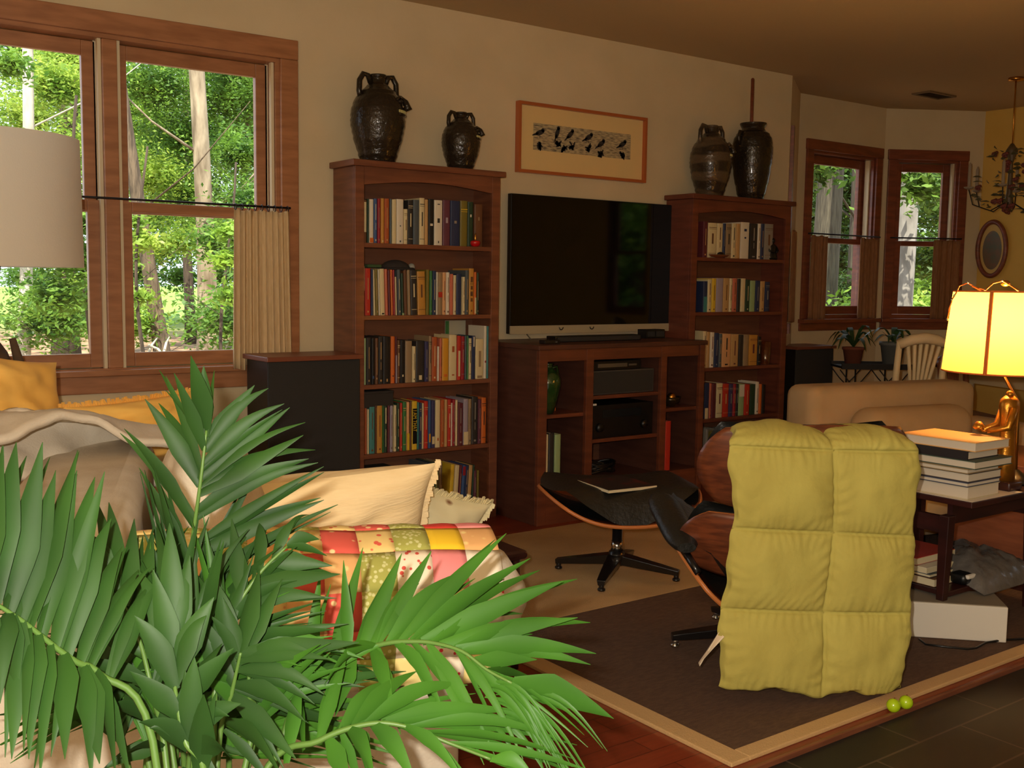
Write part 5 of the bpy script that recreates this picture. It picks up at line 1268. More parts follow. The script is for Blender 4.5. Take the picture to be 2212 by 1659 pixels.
# lamp
lx, ly = TX + .30, TYN + .40
cq = atd(2172, 700, (np.array([TX+.34, TYN+.30, 1.0])-O)@vv); lx, ly = cq[0], cq[1]
dl = (np.array([lx, ly, 1.1])-O)@vv
sb, stp = atd(2150, 803, dl)[2], atd(2150, 630, dl)[2]; rb, rt = 124/F_PX*dl, 108/F_PX*dl
t = thing('table_lamp', 'glowing table lamp with a yellow panelled shade on the mahogany table', 'lamp', (lx, ly, TZ))
sm = bpy.data.materials.new('lit_parchment_shade'); sm.use_nodes = True; nt = sm.node_tree; b = nt.nodes['Principled BSDF']
b.inputs['Base Color'].default_value = lin((240, 190, 90)); b.inputs['Roughness'].default_value = .8
tr = nt.nodes.new('ShaderNodeBsdfTranslucent'); tr.inputs[0].default_value = lin((255, 216, 128)); mx = nt.nodes.new('ShaderNodeMixShader'); mx.inputs[0].default_value = .62
nt.links.new(b.outputs[0], mx.inputs[1]); nt.links.new(tr.outputs[0], mx.inputs[2]); nt.links.new(mx.outputs[0], nt.nodes['Material Output'].inputs[0])
m = M(); m.lathe([(rb, sb), (rt, stp)], (lx, ly, 0), 64, cap=False); shd = m.build('lamp_shade', sm, t)
M_ribm = mat('shade_seam_tape', (206, 110, 44), .8)
acam = math.atan2(-ly, -lx)
for k in range(4):
    a = acam - .27 + k*math.pi/2
    m = M(); m.tube([(lx+(rb+.001)*math.cos(a), ly+(rb+.001)*math.sin(a), sb), (lx+(rt+.001)*math.cos(a), ly+(rt+.001)*math.sin(a), stp)], .007, 6); m.build('shade_seam', M_ribm, shd)
for r_, z in ((rb, sb), (rt, stp)):
    m = M(); m.tube([(lx+r_*math.cos(a), ly+r_*math.sin(a), z) for a in np.linspace(0, 2*math.pi, 49)], .003, 6); m.build('shade_rim', M_ribm, shd)
bd_ = dl; pA = atd(2200, 870, bd_); pB = atd(2168, 812, bd_); pC = atd(2193, 1040, bd_)
m = M(); m.tube([(pC[0], pC[1], TZ+.03), (pA[0], pA[1], pA[2]-.02), pA, (pA+pB)/2, pB, (lx, ly, sb+.03), (lx, ly, sb+.06)], .006, 10); m.build('bent_stem', M_brass, t)
m = M(); m.tube([(lx, ly, sb+.05), (lx, ly, sb+.11)], [.016, .02], 12); m.build('socket', M_brass, t)
bm_ = mat('lit_bulb', (255, 206, 120), .5, emit=12)
m = M(); m.ball((lx, ly, sb+.15), .03, 14); m.build('bulb', bm_, t)
light('table_lamp_bulb', 'POINT', (lx, ly, sb+.19), 26, (1.0, .60, .22), .045)
m = M(); m.lathe([(.07, 0), (.075, .006), (.07, .022), (.03, .034), (.012, .05)], (pC[0], pC[1], TZ), 24); m.build('lamp_foot', M_alu, t)
# twig garland lying over the shade with little glass beads
t = thing('twig_garland', 'curly copper twig garland with beads lying over the lamp shade', 'garland', (lx, ly, stp))
def gp(px, py, dd_=0): return atd(px, py, dl + dd_)
m = M()
for pts in ([(2062, 640), (2072, 618), (2090, 611), (2110, 622), (2128, 627), (2145, 612), (2165, 607), (2185, 618), (2200, 628)], [(2100, 618), (2120, 628), (2140, 640)], [(2066, 632), (2058, 645), (2050, 668), (2046, 690)]):
    m.tube([gp(x, y, .0 if i % 2 else -.06) for i, (x, y) in enumerate(pts)], .0028, 6)
m.build('twig', mat('copper_wire', (200, 110, 50), .35, metal=.8), t)
for (x, y) in ((2062, 638), (2056, 648), (2046, 690), (2090, 610), (2128, 627), (2165, 606)):
    m = M(); m.ball(gp(x, y, -.06), .005, 8); m.build('bead', M_chrome, t)
m = M(); m.ball(gp(2172, 612), .018, 12, sz=.7); m.build('shade_finial', M_brass, t)
# statuette with hands held out
dq_ = dl - .14
def sp(px, py, k=0): return atd(px, py, dq_ + k)
base = sp(2170, 1045); t = thing('gilt_statuette', 'gilded standing robed figure holding out its hands before the lamp', 'statuette', (base[0], base[1], TZ))
sx = base[0]; sy = base[1]; sc_ = dq_/F_PX
def pz(py): return atd(2170, py, dq_)[2]
zt_ = pz(838); hgt = zt_ - TZ
m = M(); m.rbox(sx-.045, sx+.045, sy-.045, sy+.045, TZ, TZ+.035, .008); m.build('plinth', M_dark, t)
m = M(); m.lathe([(.040, TZ+.035), (.038, TZ+.10), (.032, TZ+.18), (.030, TZ+.22), (.036, TZ+.27), (.042, TZ+.31), (.036, TZ+.335), (.014, TZ+.352), (.013, zt_-.075)], (sx, sy, 0), 24, sq=.8); m.build('robed_body', M_gold, t)
m = M(); m.ball((sx, sy, zt_-.055), .027, 16, sz=1.25); m.ball((sx, sy, zt_-.02), .014, 12); hd = m.build('head_with_topknot', M_gold, t)
dirl = -(r2[:2])/np.linalg.norm(r2[:2])
m = M(); m.tube([(sx+dirl[0]*.024, sy+dirl[1]*.024, zt_-.06), (sx+dirl[0]*.034, sy+dirl[1]*.034, zt_-.064)], [.008, .004], 8); m.build('nose', M_gold, hd)
for s in (-1, 1):
    nx, ny = -dirl[1]*s, dirl[0]*s; sh = TZ+.305
    m = M(); m.tube([(sx+nx*.034, sy+ny*.034, sh), (sx+nx*.045+dirl[0]*.02, sy+ny*.045+dirl[1]*.02, sh-.07), (sx+nx*.02+dirl[0]*.085, sy+ny*.02+dirl[1]*.085, sh-.085)], [.017, .014, .009], 10); am = m.build('arm', M_gold, t)
    hc = Vector((sx+nx*.018+dirl[0]*.095, sy+ny*.018+dirl[1]*.095, sh-.083)); m = M(); m.ball(hc, .011, 10, sz=.6)
    for f in range(4):
        a = -.5 + f*.33; d_ = Vector((dirl[0]*math.cos(a)-dirl[1]*math.sin(a), dirl[1]*math.cos(a)+dirl[0]*math.sin(a), .3)); m.tube([hc, hc+d_*.012, hc+d_*.02+Vector((0, 0, .004))], [.0035, .003, .002], 6)
    m.tube([hc, hc+Vector((0, 0, .016))], [.004, .0025], 6); m.build('hand', M_gold, am)
m = M(); m.lathe([(.012, 0), (.022, .008), (.020, .016), (.008, .03)], (sx+dirl[0]*.108, sy+dirl[1]*.108, TZ+.222), 14); m.build('offering_bowl', M_gold, t)
# things on the lower shelf
a_ = TYN+.12
for k, (x0, x1, y0, y1, th, c, lab) in enumerate(((.04, .26, .03, .40, .03, 'brown', 'dark brown magazine, lowest of the pile on the lower shelf of the side table'), (.04, .24, .05, .38, .012, 'slate', 'grey magazine on the brown one, lower shelf of the side table'), (.035, .22, .06, .38, .022, 'white', 'white magazine pile on the lower shelf of the side table'), (.03, .28, .10, .42, .028, 'red', 'orange-red folder on top of the lower shelf pile'))):
    z0 = .171 + (0, .031, .044, .067)[k]
    t = thing('magazine', lab, 'magazine', (TX+(x0+x1)/2, a_+(y0+y1)/2, z0)); m = M(); m.box(TX+x0, TX+x1, a_+y0, a_+y1, z0, z0+th-.001); m.build('cover', pmat(c), t)
    m = M(); m.box(TX+x0-.002, TX+x1+.001, a_+y0-.001, a_+y1-.01, z0+.002, z0+th-.003); m.build('pages', M_paper, t)
t = thing('grey_plastic_bag', 'crumpled grey plastic bag drooping off the lower shelf of the side table', 'bag', (TX+.36, TYN+.1, .172))
def bagf(u, v):
    a, b = 2*u-1, 2*v-1; r = (max(0, 1-a*a)**.4)*(max(0, 1-b*b)**.4)
    return (TX+.36 + a*.19, TYN + .20 + b*.17, .175 + .085*r*(1+.5*nz(a*2, b*2, 1)) + .02*nz(a*7, b*7, 2)*r - .05*max(0, -b-.5) + .015*(a > .4)*a)
m = M(); m.grid(bagf, 30, 26); m.grid(lambda u, v: (bagf(u, v)[0], bagf(u, v)[1], .173 - .05*max(0, -(2*v-1)-.5)), 10, 10); m.build('bag_body', mat('grey_plastic', (104, 98, 92), .35, (84, 80, 76), 9, bump=.5, bscale=22, coat=.2), t)
t = thing('dark_bundle', 'dark bundle beside the bag on the lower shelf of the side table', 'bundle', (TX+.22, TYN+.12, .172))
m = M(); m.rbox(TX+.14, TX+.30, TYN+.09, TYN+.16, .171, .215, .018); m.build('bundle_body', M_black, t)
m = M(); m.rbox(TX+.15, TX+.24, TYN+.083, TYN+.10, .196, .212, .006); m.build('white_strap', M_white, t)
# white box on the floor under it, with its cable
p0, p1 = onZ(1962, 1374, .014), onZ(2174, 1388, .014); dv_ = p1-p0; ln_ = np.linalg.norm(dv_[:2]); an = math.atan2(dv_[1], dv_[0])
t = thing('white_box', 'long white cardboard box on the floor under the mahogany side table', 'box', ((p0[0]+p1[0])/2 - math.sin(an)*.09, (p0[1]+p1[1])/2 + math.cos(an)*.09, .012), an)
m = M(); m.box(-ln_/2, ln_/2, -.09, .09, 0, .128); m.build('box_body', M_white, t, world=False, bevel=.004)
m = M(); m.box(-ln_/2+.004, ln_/2-.004, -.086, .086, .128, .131); m.build('grey_top', mat('grey_box_top', (128, 116, 98), .8), t, world=False)
pts = [onZ(x, y, .018) for x, y in ((1985, 1380), (2000, 1392), (2040, 1397), (2090, 1402), (2108, 1400), (2130, 1388), (2168, 1382), (2212, 1380))]
m = M(); m.tube(pts, .004, 6); tag(m.build('power_cord', M_black), 'thin black cord lying on the floor in front of the white box', 'cord')

# ================================================================== things farther back on the right
# beige sofa beyond the lamp table
d5 = 4.9
a = atd(1966, 862, d5); t = thing('beige_armchair', 'wide beige upholstered armchair beyond the lamp and book stack', 'armchair', (a[0]+.5, a[1]+.35, 0), math.radians(-12))
W_ = 1.15
m = M(); m.rbox(-.5, W_-.5, .12, .36, .10, a[2], .06, n=4); m.build('backrest', M_sofa2, t, world=False)
m = M(); m.rbox(-.30, W_-.72, -.10, .13, .40, a[2]-.10, .10, n=5); m.build('back_pillow', M_sofa2, t, world=False)
for s in (-.5, W_-.66):
    m = M(); m.rbox(s, s+.17, -.48, .14, .10, .56, .05, n=4); m.build('arm', M_sofa2, t, world=False)
m = M(); m.rbox(-.33, W_-.68, -.46, .12, .30, .45, .05, n=4); m.build('seat_cushion', M_sofa2, t, world=False)
m = M(); m.rbox(-.48, W_-.52, -.44, .34, .08, .32, .03); m.build('base', M_sofa2, t, world=False)
for x in (-.42, W_-.58):
    for y in (-.38, .28): m = M(); m.tube([(x, y, .10), (x, y, 0)], [.022, .016], 8); m.build('foot', M_dark, t, world=False)
# wooden chest beyond
q = onZ(2212, 1330, .012); t = thing('wooden_chest', 'reddish brown wooden chest at the right edge behind the side table', 'chest', (4.55, 2.25, 0))
m = M(); m.box(4.27, 4.80, 2.05, 2.55, .03, .50); m.build('chest_body', M_case, t, bevel=.004); m = M(); m.box(4.25, 4.82, 2.03, 2.57, .50, .53); m.build('lid', M_case, t, bevel=.004)
m = M(); m.box(4.25, 4.82, 2.03, 2.57, 0, .03); m.build('plinth', M_dark, t)
# white fan-back dining chair
dc = 6.1
def dchair(px0, px1, label, depth, az, col, cat='chair', ztop=None, seatc=None):
    p0, p1 = atd(px0, 740, depth), atd(px1, 740, depth); w = np.linalg.norm((p1-p0)[:2]); c = (p0+p1)/2; zt = ztop or .98
    t = thing('dining_chair', label, cat, (c[0], c[1], 0), az); sw = w/2
    for s in (-1, 1):
        m = M(); m.tube([(s*sw*.86, .03, 0), (s*sw*.9, .0, .45), (s*sw*.98, -.05, .75), (s*sw, -.09, zt-.03)], [.016, .02, .02, .017], 8); m.build('back_leg', col, t, world=False)
        m = M(); m.tube([(s*sw*.92, .42, 0), (s*sw*.92, .40, .44)], [.015, .02], 8); m.build('front_leg', col, t, world=False)
    m = M(); m.tube([(-sw*1.03, -.09, zt-.05), (-sw*.5, -.105, zt-.02), (0, -.11, zt-.01), (sw*.5, -.105, zt-.02), (sw*1.03, -.09, zt-.05)], [.03, .034, .036, .034, .03], 8, flat=.9); m.build('crest_rail', col, t, world=False)
    for k, x in enumerate((-.62, -.36, -.12, .12, .36, .62)):
        m = M(); m.tube([(sw*x*.38, -.01, .49), (sw*x*.42, -.03, .62), (sw*x*.75, -.07, .78), (sw*x*1.1, -.10, zt-.04)], [.010, .010, .011, .012], 6); m.build('fan_splat', col, t, world=False)
    m = M(); m.obox((0, .0, .475), (sw*1.8, .03, .05)); m.build('lower_rail', col, t, world=False)
    m = M(); m.rbox(-sw*.98, sw*.98, 0, .44, .43, .47, .015); m.build('seat', seatc or col, t, world=False)
    return t
dchair(1930, 2032, 'white painted fan-back dining chair below the far bay window', 6.1, math.radians(-35), M_chairw)
t = dchair(2040, 2100, 'reddish brown dining chair behind the white fan-back chair', 6.9, math.radians(150), M_case, ztop=.80)
dd7 = 6.4; a, b = atd(2050, 830, dd7), atd(2212, 830, dd7)
t = thing('dining_table', 'pale topped dining table behind the beige armchair, under the chandelier', 'table', (6.95, 3.45, 0), math.radians(-20))
m = M(); m.rbox(-.45, .75, -.42, .42, .70, .735, .012); m.build('tabletop', M_chairw, t, world=False)
for x in (-.38, .68):
    for y in (-.36, .36): m = M(); m.tube([(x, y, .70), (x, y, 0)], [.032, .022], 10); m.build('leg', M_chairw, t, world=False)
m = M(); m.box(-.40, .70, -.37, .37, .62, .70); m.build('apron', M_chairw, t, world=False)
# plant stand with pots
s0, s1 = atd(1806, 800, 7.6), atd(1955, 800, 7.6); c = (s0+s1)/2; w = np.linalg.norm((s1-s0)[:2]); an = math.atan2((s1-s0)[1], (s1-s0)[0])
t = thing('plant_stand', 'black wrought iron two-tier plant stand below the bay windows', 'plant stand', (c[0], c[1], 0), an)
zt_ = atd(1870, 783, 7.6)[2]; zl = atd(1870, 915, 7.6)[2]
m = M(); m.box(-w/2, w/2, -.13, .13, zt_-.035, zt_-.02); m.box(-w/2, w/2, -.135, -.12, zt_-.04, zt_); m.box(-w/2, w/2, .12, .135, zt_-.04, zt_); m.build('top_tray', M_iron, t, world=False)
m = M(); m.box(-w/2+.03, w/2-.03, -.12, .12, zl-.03, zl-.015); m.build('lower_tray', M_iron, t, world=False)
for x in (-.14, .14):
    for y in (-.1, .1): m = M(); m.tube([(x, y, 0), (x, y, zt_-.03)], .006, 6); m.build('leg', M_iron, t, world=False)
for y in (-.1, .1):
    for sg in (-1, 1):
        for x in (-.14, .14):
            m = M(); m.tube([(x, y, zt_-.17), (x+sg*.05, y, zt_-.12), (x+sg*.11, y, zt_-.045)], .004, 6); m.build('scroll_brace', M_iron, t, world=False)
stand_M = WM[t.name]
def potted(name, label, x, y, z, pr, ph, potm, nl, ll, wl, arch, seed, col, bushy=False):
    p = stand_M @ Vector((x, y, z)); t = thing(name, label, 'plant', tuple(p))
    m = M(); m.lathe([(pr*.7, 0), (pr*.95, ph*.85), (pr*1.05, ph*.86), (pr*1.05, ph), (pr*.92, ph), (pr*.9, ph*.9)], (0, 0, 0), 20); m.build('pot', potm, t, world=False)
    R = random.Random(seed); m = M()
    for k in range(nl):
        a = R.uniform(0, 6.28); L_ = ll*R.uniform(.6, 1.15); h = arch*R.uniform(.5, 1.1); c_, s_ = math.cos(a), math.sin(a); vs = []
        r0 = pr*R.uniform(0, .8) if bushy else 0
        for i in range(7):
            f = i/6; r = L_*f; zz_ = ph + h*math.sin(f*2.5)*1.0 - (.3*L_*f*f); ww = wl*math.sin(math.pi*min(1, f*.9+.12))*.5
            x_, y_ = c_*(r+r0), s_*(r+r0); vs += [(x_-s_*ww, y_+c_*ww, zz_), (x_+s_*ww, y_-c_*ww, zz_+.002)]
        m.add(vs, [(2*i, 2*i+1, 2*i+3, 2*i+2) for i in range(6)], 0, True)
    m.build('leaves', col, t, world=False)
    return t
LD = leafmat('houseplant_leaf', (58, 86, 40), (44, 70, 34), .4, .2)
potted('potted_orchid', 'strappy arching houseplant in a dark pot, left on the iron plant stand', -.13, 0, zt_-.02, .075, .13, M_terra, 12, .26, .036, .17, 1, LD)
potted('potted_aloe', 'upright spiky plant in a grey-blue pot, right on the iron plant stand', .15, 0, zt_-.02, .088, .17, mat('blue_grey_pot', (104, 104, 100), .6), 10, .21, .04, .13, 2, LD)
potted('potted_fern', 'bushy dark plant on the lower tier of the iron plant stand', -.11, 0, zl-.015, .095, .13, M_black, 80, .20, .026, .14, 3, LD, True)
potted('potted_fern', 'bushy plant in a terracotta pot, right of the lower tier of the stand', .17, 0, zl-.015, .085, .12, M_terra, 60, .17, .026, .13, 4, LD, True)
# oval picture on the yellow wall
q = onX(2145, 538, XR); t = thing('oval_picture', 'oval dark-framed picture hanging on the yellow wall below the chandelier', 'picture', (XR-.02, q[1], q[2]-.23))
ra, rz_ = .118, .215
m = M(); m.tube([(XR-.02, q[1]+ra*math.cos(a), q[2]+rz_*math.sin(a)) for a in np.linspace(0, 2*math.pi, 49)], .019, 8, cap=False); m.build('oval_frame', M_trimd, t)
m = M(); m.add([(XR-.012, q[1], q[2])] + [(XR-.012, q[1]+ra*math.cos(a), q[2]+rz_*math.sin(a)) for a in np.linspace(0, 2*math.pi, 33)[:-1]], [(0, 1+k, 1+(k+1) % 32) for k in range(32)]); m.build('cream_mount', mat('cream_oval_mount', (206, 170, 96), .6), t)
m = M(); m.add([(XR-.014, q[1], q[2])] + [(XR-.014, q[1]+ra*.68*math.cos(a), q[2]-.01+rz_*.72*math.sin(a)) for a in np.linspace(0, 2*math.pi, 33)[:-1]], [(0, 1+k, 1+(k+1) % 32) for k in range(32)]); m.build('faded_image', mat('faded_oval_image', (120, 84, 48), .4, (88, 90, 56), 14), t)
# chandelier of flowers, leaves and candles
c0 = onZ(2195, 168, CZ); dch = (c0-O)@vv; cx_, cy_ = c0[0], c0[1]
zc = atd(2195, 415, dch)[2]
t = thing('chandelier', 'small metal chandelier with candles, leaves and dark roses at the right', 'chandelier', (cx_, cy_, zc-.1))
m = M(); m.tube([(cx_, cy_, CZ), (cx_, cy_, zc+.25)], .005, 6); m.lathe([(.05, CZ-.02), (.05, CZ), (.0, CZ)], (cx_, cy_, 0), 16); m.build('chain', M_brass, t)
m = M(); m.lathe([(.01, zc-.12), (.03, zc-.06), (.02, zc), (.012, zc+.2), (.04, zc+.28), (.01, zc+.33)], (cx_, cy_, 0), 12); m.build('stem', mat('aged_bronze', (90, 70, 44), .5), t)
R = random.Random(9); M_lfm = mat('painted_metal_leaf', (84, 78, 48), .5); M_rose = mat('painted_rose', (110, 50, 42), .6)
for k in range(6):
    a = 2*math.pi*k/6 + .35; c_, s_ = math.cos(a), math.sin(a)
    m = M(); m.tube([(cx_, cy_, zc-.05), (cx_+c_*.12, cy_+s_*.12, zc-.12), (cx_+c_*.24, cy_+s_*.24, zc-.08), (cx_+c_*.27, cy_+s_*.27, zc+.02)], .004, 6); am = m.build('arm', M_iron, t)
    m = M(); m.lathe([(.006, .0), (.03, .01), (.034, .018), (.01, .02), (.011, .03), (.011, .16), (.003, .18)], (cx_+c_*.27, cy_+s_*.27, zc+.02), 10); m.build('candle', mat('candle_tube', (150, 132, 110), .6), am)
for k in range(96):
    a = R.uniform(0, 6.28); r_ = R.uniform(.05, .28); z = zc + R.uniform(-.13, .10 if r_ > .2 else .30); p = Vector((cx_+r_*math.cos(a), cy_+r_*math.sin(a), z))
    m = M(); Rm = Matrix.Rotation(R.uniform(0, 6), 3, 'Z') @ Matrix.Rotation(R.uniform(-1, 1), 3, 'X')
    if k % 5 == 0:
        for j in range(7): b_ = j*.9; m.ball(p + Vector((.012*math.cos(b_), .012*math.sin(b_), .003*j)), .012, 8)
        m.build('rose', M_rose, t)
    else:
        m.add([p + Rm @ Vector(v) for v in ((-.028, 0, 0), (-.008, .014, .004), (.012, .012, .006), (.034, 0, 0), (.012, -.012, .006), (-.008, -.014, .004))], [(0, 1, 2, 3, 4, 5)]); m.build('leaf', M_lfm, t, solid=.002)
# small brass lamp-like ornament seen left of the shade
# ================================================================== potted palm close to the camera
PL = leafmat('palm_leaf', (48, 82, 30), (34, 60, 24), .5, .12, 5)
PL2 = leafmat('palm_leaf_bright', (66, 114, 34), (48, 86, 28), .46, .15, 5)
PST = mat('palm_stalk', (80, 112, 46), .5)
p0 = atd(430, 1659, 1.55)
pb = (0.42, 1.22)
palm = thing('potted_palm', 'large green potted palm in front of the sofa, fronds filling the lower left', 'palm', (pb[0], pb[1], 0))
m = M(); m.lathe([(.12, 0), (.15, .02), (.19, .30), (.20, .31), (.20, .34), (.185, .34), (.18, .30)], (pb[0], pb[1], 0), 32); m.build('pot', M_terra, palm)
m = M(); m.lathe([(.0, .29), (.178, .29), (.178, .295), (0, .30)], (pb[0], pb[1], 0), 24, cap=False); m.build('soil', mat('potting_soil', (50, 38, 28), 1), palm)
CAMV = Vector(tuple(vv))
def leaflet(mm, a, b, w, sag, twist=0.0, R=random):
    a, b = Vector(a), Vector(b); L_ = (b-a).length; ax = (b-a).normalized()
    side = ax.cross(CAMV)
    if side.length < .1: side = ax.cross(Vector((0, 0, 1)))
    side.normalize(); nrm = side.cross(ax).normalized()
    side = (side*math.cos(twist) + nrm*math.sin(twist)).normalized(); nrm = side.cross(ax).normalized()
    n = 11; vs = []
    for i in range(n+1):
        f = i/n; p = a + (b-a)*f + Vector((0, 0, sag*math.sin(math.pi*f)))
        ww = w*(min(1, .34 + f*1.9) if f < .35 else 1.0)*(1 - max(0, (f-.34)/.66)**1.25)*.5 + .0004
        fold = ww*.35
        vs += [tuple(p - side*ww + nrm*fold), tuple(p), tuple(p + side*ww + nrm*fold)]
    fs = []
    for i in range(n): fs += [(3*i, 3*i+1, 3*i+4, 3*i+3), (3*i+1, 3*i+2, 3*i+5, 3*i+4)]
    mm.add(vs, fs, 0, True)
for q_ in (PL, PL2): q_.node_tree.nodes['Principled BSDF'].inputs['Specular IOR Level'].default_value = .2
def spline(pts, n=24):
    P = [Vector(p) for p in pts]; out = []
    Q = [P[0]*2-P[1]] + P + [P[-1]*2-P[-2]]
    for i in range(len(P)-1):
        for k in range(n//(len(P)-1)+1):
            t = k/(n//(len(P)-1)+1); p0, p1, p2, p3 = Q[i:i+4]
            out.append(.5*((2*p1) + (-p0+p2)*t + (2*p0-5*p1+4*p2-p3)*t*t + (-p0+3*p1-3*p2+p3)*t**3))
    out.append(P[-1]); return out
def frond(rachis, tips, mt, w=.03, stalk=True, seed=0, extra=1.0):
    """rachis: [(px,py,depth)], tips: [(fraction, px, py, depth, widthfactor)]"""
    R = random.Random(seed)
    pts = spline([atd(*r) for r in rachis], 30)
    if stalk: pts = spline([(pb[0]+R.uniform(-.05, .05), pb[1]+R.uniform(-.05, .05), .30)] + [atd(*r) for r in rachis], 36)
    npt = len(pts)
    f0 = 0.0
    rp = spline([atd(*r) for r in rachis], 30)
    m = M(); w *= .74
    more = []
    for tp in tips:
        if R.random() < extra:
            more.append((min(1, max(0, tp[0] + R.uniform(-.06, .06))), tp[1] + R.uniform(-34, 34), tp[2] + R.uniform(-14, 40), tp[3] + R.uniform(-.02, .10), (tp[4] if len(tp) > 4 else 1)*R.uniform(.45, .9)))
    for tp in list(tips) + more:
        f, px, py, dp = tp[:4]; wf = tp[4] if len(tp) > 4 else 1.0
        i = min(int(f*(len(rp)-1)), len(rp)-1)
        sg = tp[5] if len(tp) > 5 else R.uniform(.0, .02)
        leaflet(m, rp[i], atd(px, py, dp), w*wf, sg, R.uniform(-.45, .45), R)
    fo = m.build('frond', mt, palm)
    m = M(); m.tube(pts, [.0055 - .0035*k/(npt-1) for k in range(npt)], 7); m.build('frond_stalk', PST, fo)
    return fo
# 1 tall upright frond
frond([(385, 1560, 1.62), (398, 1380, 1.60), (412, 1200, 1.57), (432, 1050, 1.55), (446, 930, 1.55)],
      [(1.0, 412, 768, 1.50, 1.2), (.98, 440, 790, 1.56, 1.0), (.92, 376, 806, 1.50, .8), (.92, 550, 832, 1.58, 1.1), (.86, 614, 872, 1.58, .75), (.84, 358, 812, 1.6, .6), (.80, 626, 880, 1.6, .9), (.76, 313, 862, 1.55, 1.0), (.74, 655, 940, 1.58, 1.05), (.66, 667, 991, 1.58, 1.05), (.62, 268, 926, 1.56, .9), (.56, 700, 1020, 1.60, .8), (.50, 700, 1080, 1.60, 1.0), (.48, 300, 1010, 1.6, .8), (.40, 730, 1090, 1.58, .6), (.36, 330, 1000, 1.55, .7), (.3, 560, 1010, 1.6, .7), (.25, 312, 1015, 1.5, .4), (.2, 640, 1180, 1.5, .9), (.15, 345, 1100, 1.58, .8), (.1, 560, 1150, 1.55, .9)], PL, .036, seed=1)
# 2 right-leaning frond
frond([(640, 1500, 1.60), (734, 1443, 1.58), (789, 1404, 1.57), (839, 1389, 1.56), (889, 1386, 1.55), (936, 1389, 1.54), (998, 1407, 1.52), (1052, 1447, 1.50), (1106, 1476, 1.48)],
      [(.05, 692, 1236, 1.66, .9, 0), (.12, 784, 1183, 1.70, .9, 0), (.18, 742, 1210, 1.60, .8, 0), (.24, 868, 1195, 1.66, 1.0, 0), (.30, 932, 1190, 1.66, 1.15, 0), (.34, 905, 1260, 1.66, .8), (.40, 1000, 1235, 1.66, 1.1), (.44, 1094, 1152, 1.70, .9), (.50, 1146, 1206, 1.66, 1.1), (.54, 1090, 1250, 1.70, .8), (.58, 1216, 1256, 1.62, 1.25), (.64, 1130, 1290, 1.66, .9), (.68, 1248, 1334, 1.60, 1.1), (.74, 1150, 1370, 1.6, .8), (.76, 1288, 1412, 1.56, 1.1, .01), (.84, 1160, 1425, 1.55, .9), (1.0, 1320, 1550, 1.48, 1.9, .005), (.95, 1230, 1540, 1.5, .8),
       (.2, 724, 1548, 1.5, .9), (.3, 850, 1552, 1.46, .9), (.34, 700, 1480, 1.45, .7), (.42, 965, 1560, 1.48, .8), (.5, 1050, 1600, 1.46, .7), (.62, 1068, 1630, 1.45, .6), (.72, 1130, 1640, 1.44, .5), (.8, 1190, 1630, 1.44, .45), (.9, 1262, 1588, 1.46, .3)], PL2, .037, seed=2, extra=.6)
# 3 lower right frond
frond([(560, 1690, 1.42), (690, 1600, 1.42), (790, 1565, 1.42), (870, 1568, 1.42), (970, 1605, 1.42), (1060, 1640, 1.40)],
      [(.2, 742, 1420, 1.55, .9), (.3, 840, 1470, 1.52, .9), (.35, 900, 1450, 1.55, 1.0), (.42, 1010, 1480, 1.52, 1.0), (.5, 1110, 1535, 1.50, 1.1), (.56, 1180, 1560, 1.50, .8), (.64, 1215, 1600, 1.48, .7), (.7, 1240, 1640, 1.46, .6), (.8, 1282, 1668, 1.46, .5), (.25, 755, 1700, 1.36, 1.1), (.34, 810, 1690, 1.36, 1.2), (.44, 900, 1700, 1.36, 1.1), (.6, 1010, 1700, 1.36, .8), (1.0, 1160, 1690, 1.38, .8), (.9, 1220, 1700, 1.4, .6), (.1, 650, 1460, 1.5, 1.0)], PL2, .034, seed=3, extra=1.0)
# 4 broad left frond
frond([(330, 1600, 1.30), (217, 1458, 1.28), (163, 1429, 1.26), (108, 1389, 1.24), (54, 1346, 1.22), (0, 1310, 1.20), (-60, 1275, 1.18)],
      [(1.0, -30, 985, 1.22, 1.1), (.95, 5, 962, 1.24, 1.3), (.88, 35, 955, 1.26, 1.3), (.80, 92, 955, 1.28, 1.4), (.72, 120, 1020, 1.3, 1.3), (.64, 168, 972, 1.32, 1.2), (.56, 166, 1016, 1.32, 1.2), (.48, 205, 1030, 1.34, 1.3), (.40, 240, 1120, 1.34, 1.2), (.32, 265, 1180, 1.36, 1.1), (.24, 300, 1230, 1.38, 1.1), (.15, 340, 1260, 1.38, 1.0),
       (.9, -40, 1460, 1.14, 1.0), (.8, 0, 1520, 1.14, 1.0), (.7, 25, 1640, 1.14, 1.1), (.6, 62, 1640, 1.14, 1.0), (.5, 86, 1680, 1.14, .8), (.42, 140, 1640, 1.15, 1.2), (.3, 215, 1650, 1.18, 1.3), (.2, 250, 1680, 1.2, 1.0)], PL, .036, seed=4)
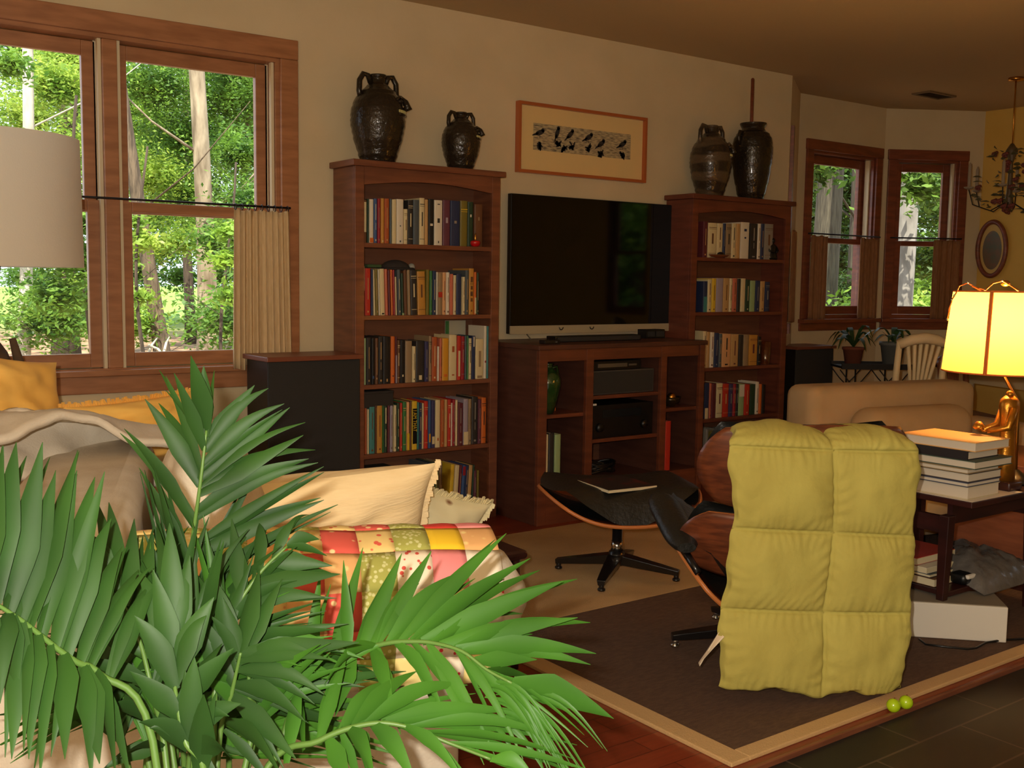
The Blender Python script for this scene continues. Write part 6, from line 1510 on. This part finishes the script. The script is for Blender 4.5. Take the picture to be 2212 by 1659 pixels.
# 5..: fuller centre, leaves crossing in every direction
frond([(420, 1600, 1.5), (450, 1450, 1.5), (500, 1330, 1.5), (560, 1240, 1.52), (620, 1180, 1.54)],
      [(1.0, 690, 1165, 1.56, .9), (.9, 640, 1120, 1.56, .7), (.85, 718, 1222, 1.54, 1.0), (.75, 560, 1130, 1.56, .9), (.7, 735, 1240, 1.5, 1.1), (.6, 500, 1120, 1.56, 1.0), (.55, 700, 1290, 1.5, 1.1), (.5, 655, 1235, 1.52, 1.0), (.4, 455, 1180, 1.54, .9), (.35, 720, 1360, 1.48, 1.0), (.2, 400, 1230, 1.5, 1.0), (.15, 640, 1470, 1.46, 1.0)], PL, .034, seed=5)
frond([(470, 1640, 1.46), (500, 1500, 1.45), (520, 1410, 1.44)],
      [(1.0, 775, 1388, 1.42, 1.2, .0), (1.0, 560, 1230, 1.5, 1.2), (.9, 610, 1250, 1.5, 1.1), (.9, 690, 1420, 1.42, .9), (.8, 450, 1240, 1.48, 1.1), (.8, 700, 1500, 1.42, .9), (.6, 380, 1290, 1.48, 1.1), (.6, 660, 1560, 1.42, 1.0), (.5, 640, 1640, 1.4, 1.1), (.4, 420, 1340, 1.46, 1.0), (.3, 610, 1680, 1.38, 1.0), (.95, 480, 1290, 1.44, .9)], PL, .036, seed=6)
frond([(360, 1660, 1.40), (330, 1500, 1.40), (300, 1380, 1.42), (250, 1270, 1.44)],
      [(1.0, 165, 1150, 1.46, 1.1), (1.0, 235, 1085, 1.5, 1.1), (.9, 290, 1120, 1.5, 1.1), (.8, 130, 1220, 1.44, 1.0), (.75, 330, 1140, 1.5, 1.2), (.6, 140, 1330, 1.4, 1.0), (.55, 385, 1200, 1.46, 1.1), (.4, 170, 1420, 1.36, .9), (.4, 420, 1290, 1.44, 1.2), (.2, 200, 1540, 1.34, 1.0), (.2, 450, 1420, 1.4, 1.2), (.1, 250, 1640, 1.3, 1.0)], PL, .036, seed=7)
frond([(440, 1720, 1.3), (400, 1600, 1.3), (380, 1500, 1.32), (372, 1400, 1.36)],
      [(1.0, 366, 1130, 1.4, 1.2), (1.0, 410, 1200, 1.4, 1.2), (.9, 330, 1230, 1.36, 1.2), (.8, 462, 1290, 1.36, 1.3), (.7, 290, 1330, 1.32, 1.2), (.6, 505, 1400, 1.32, 1.2), (.5, 280, 1450, 1.3, 1.2), (.4, 520, 1520, 1.3, 1.2), (.3, 300, 1560, 1.28, 1.2), (.2, 500, 1640, 1.26, 1.3), (.1, 340, 1700, 1.24, 1.3), (.1, 440, 1500, 1.26, 1.3), (.3, 420, 1420, 1.3, 1.1)], PL, .036, seed=8)
R = random.Random(77)
for k in range(17):       # short shaded fronds inside the clump
    bx, by = R.uniform(240, 640), R.uniform(1480, 1700); d0 = R.uniform(1.45, 1.75); a = R.uniform(-2.6, -.5); L_ = R.uniform(120, 240)
    ra = [(bx, by, d0), (bx+math.cos(a)*L_*.5, by+math.sin(a)*L_*.5, d0), (bx+math.cos(a)*L_, by+math.sin(a)*L_+20, d0)]
    tp = []
    for j in range(12):
        f = (j+1)/12.0; s = 1 if j % 2 else -1; aa = a + s*R.uniform(.5, 1.1); l2 = R.uniform(190, 330)
        x = bx+math.cos(a)*L_*f; y = by+math.sin(a)*L_*f; tp.append((f, min(x+math.cos(aa)*l2, 840 + R.uniform(-60, 40)), max(y+math.sin(aa)*l2+20, 1390 + R.uniform(0, 80)) if x > 480 else y+math.sin(aa)*l2+20, d0+R.uniform(-.1, .1), R.uniform(.6, 1.0)))
    frond(ra, tp, (PL, PL2)[k % 2], .03, seed=90+k)
# thin dry threads at the lower right
m = M()
for k in range(26):
    x = R.uniform(1090, 1180); y = R.uniform(1480, 1580); ex = x + R.uniform(20, 150); ey = y + R.uniform(90, 190)
    leaflet(m, atd(x-60, y-10, 1.5), atd(ex, ey, 1.45), .007, .03, R.uniform(-.5, .5))
m.build('thin_leaflets', PL2, palm)
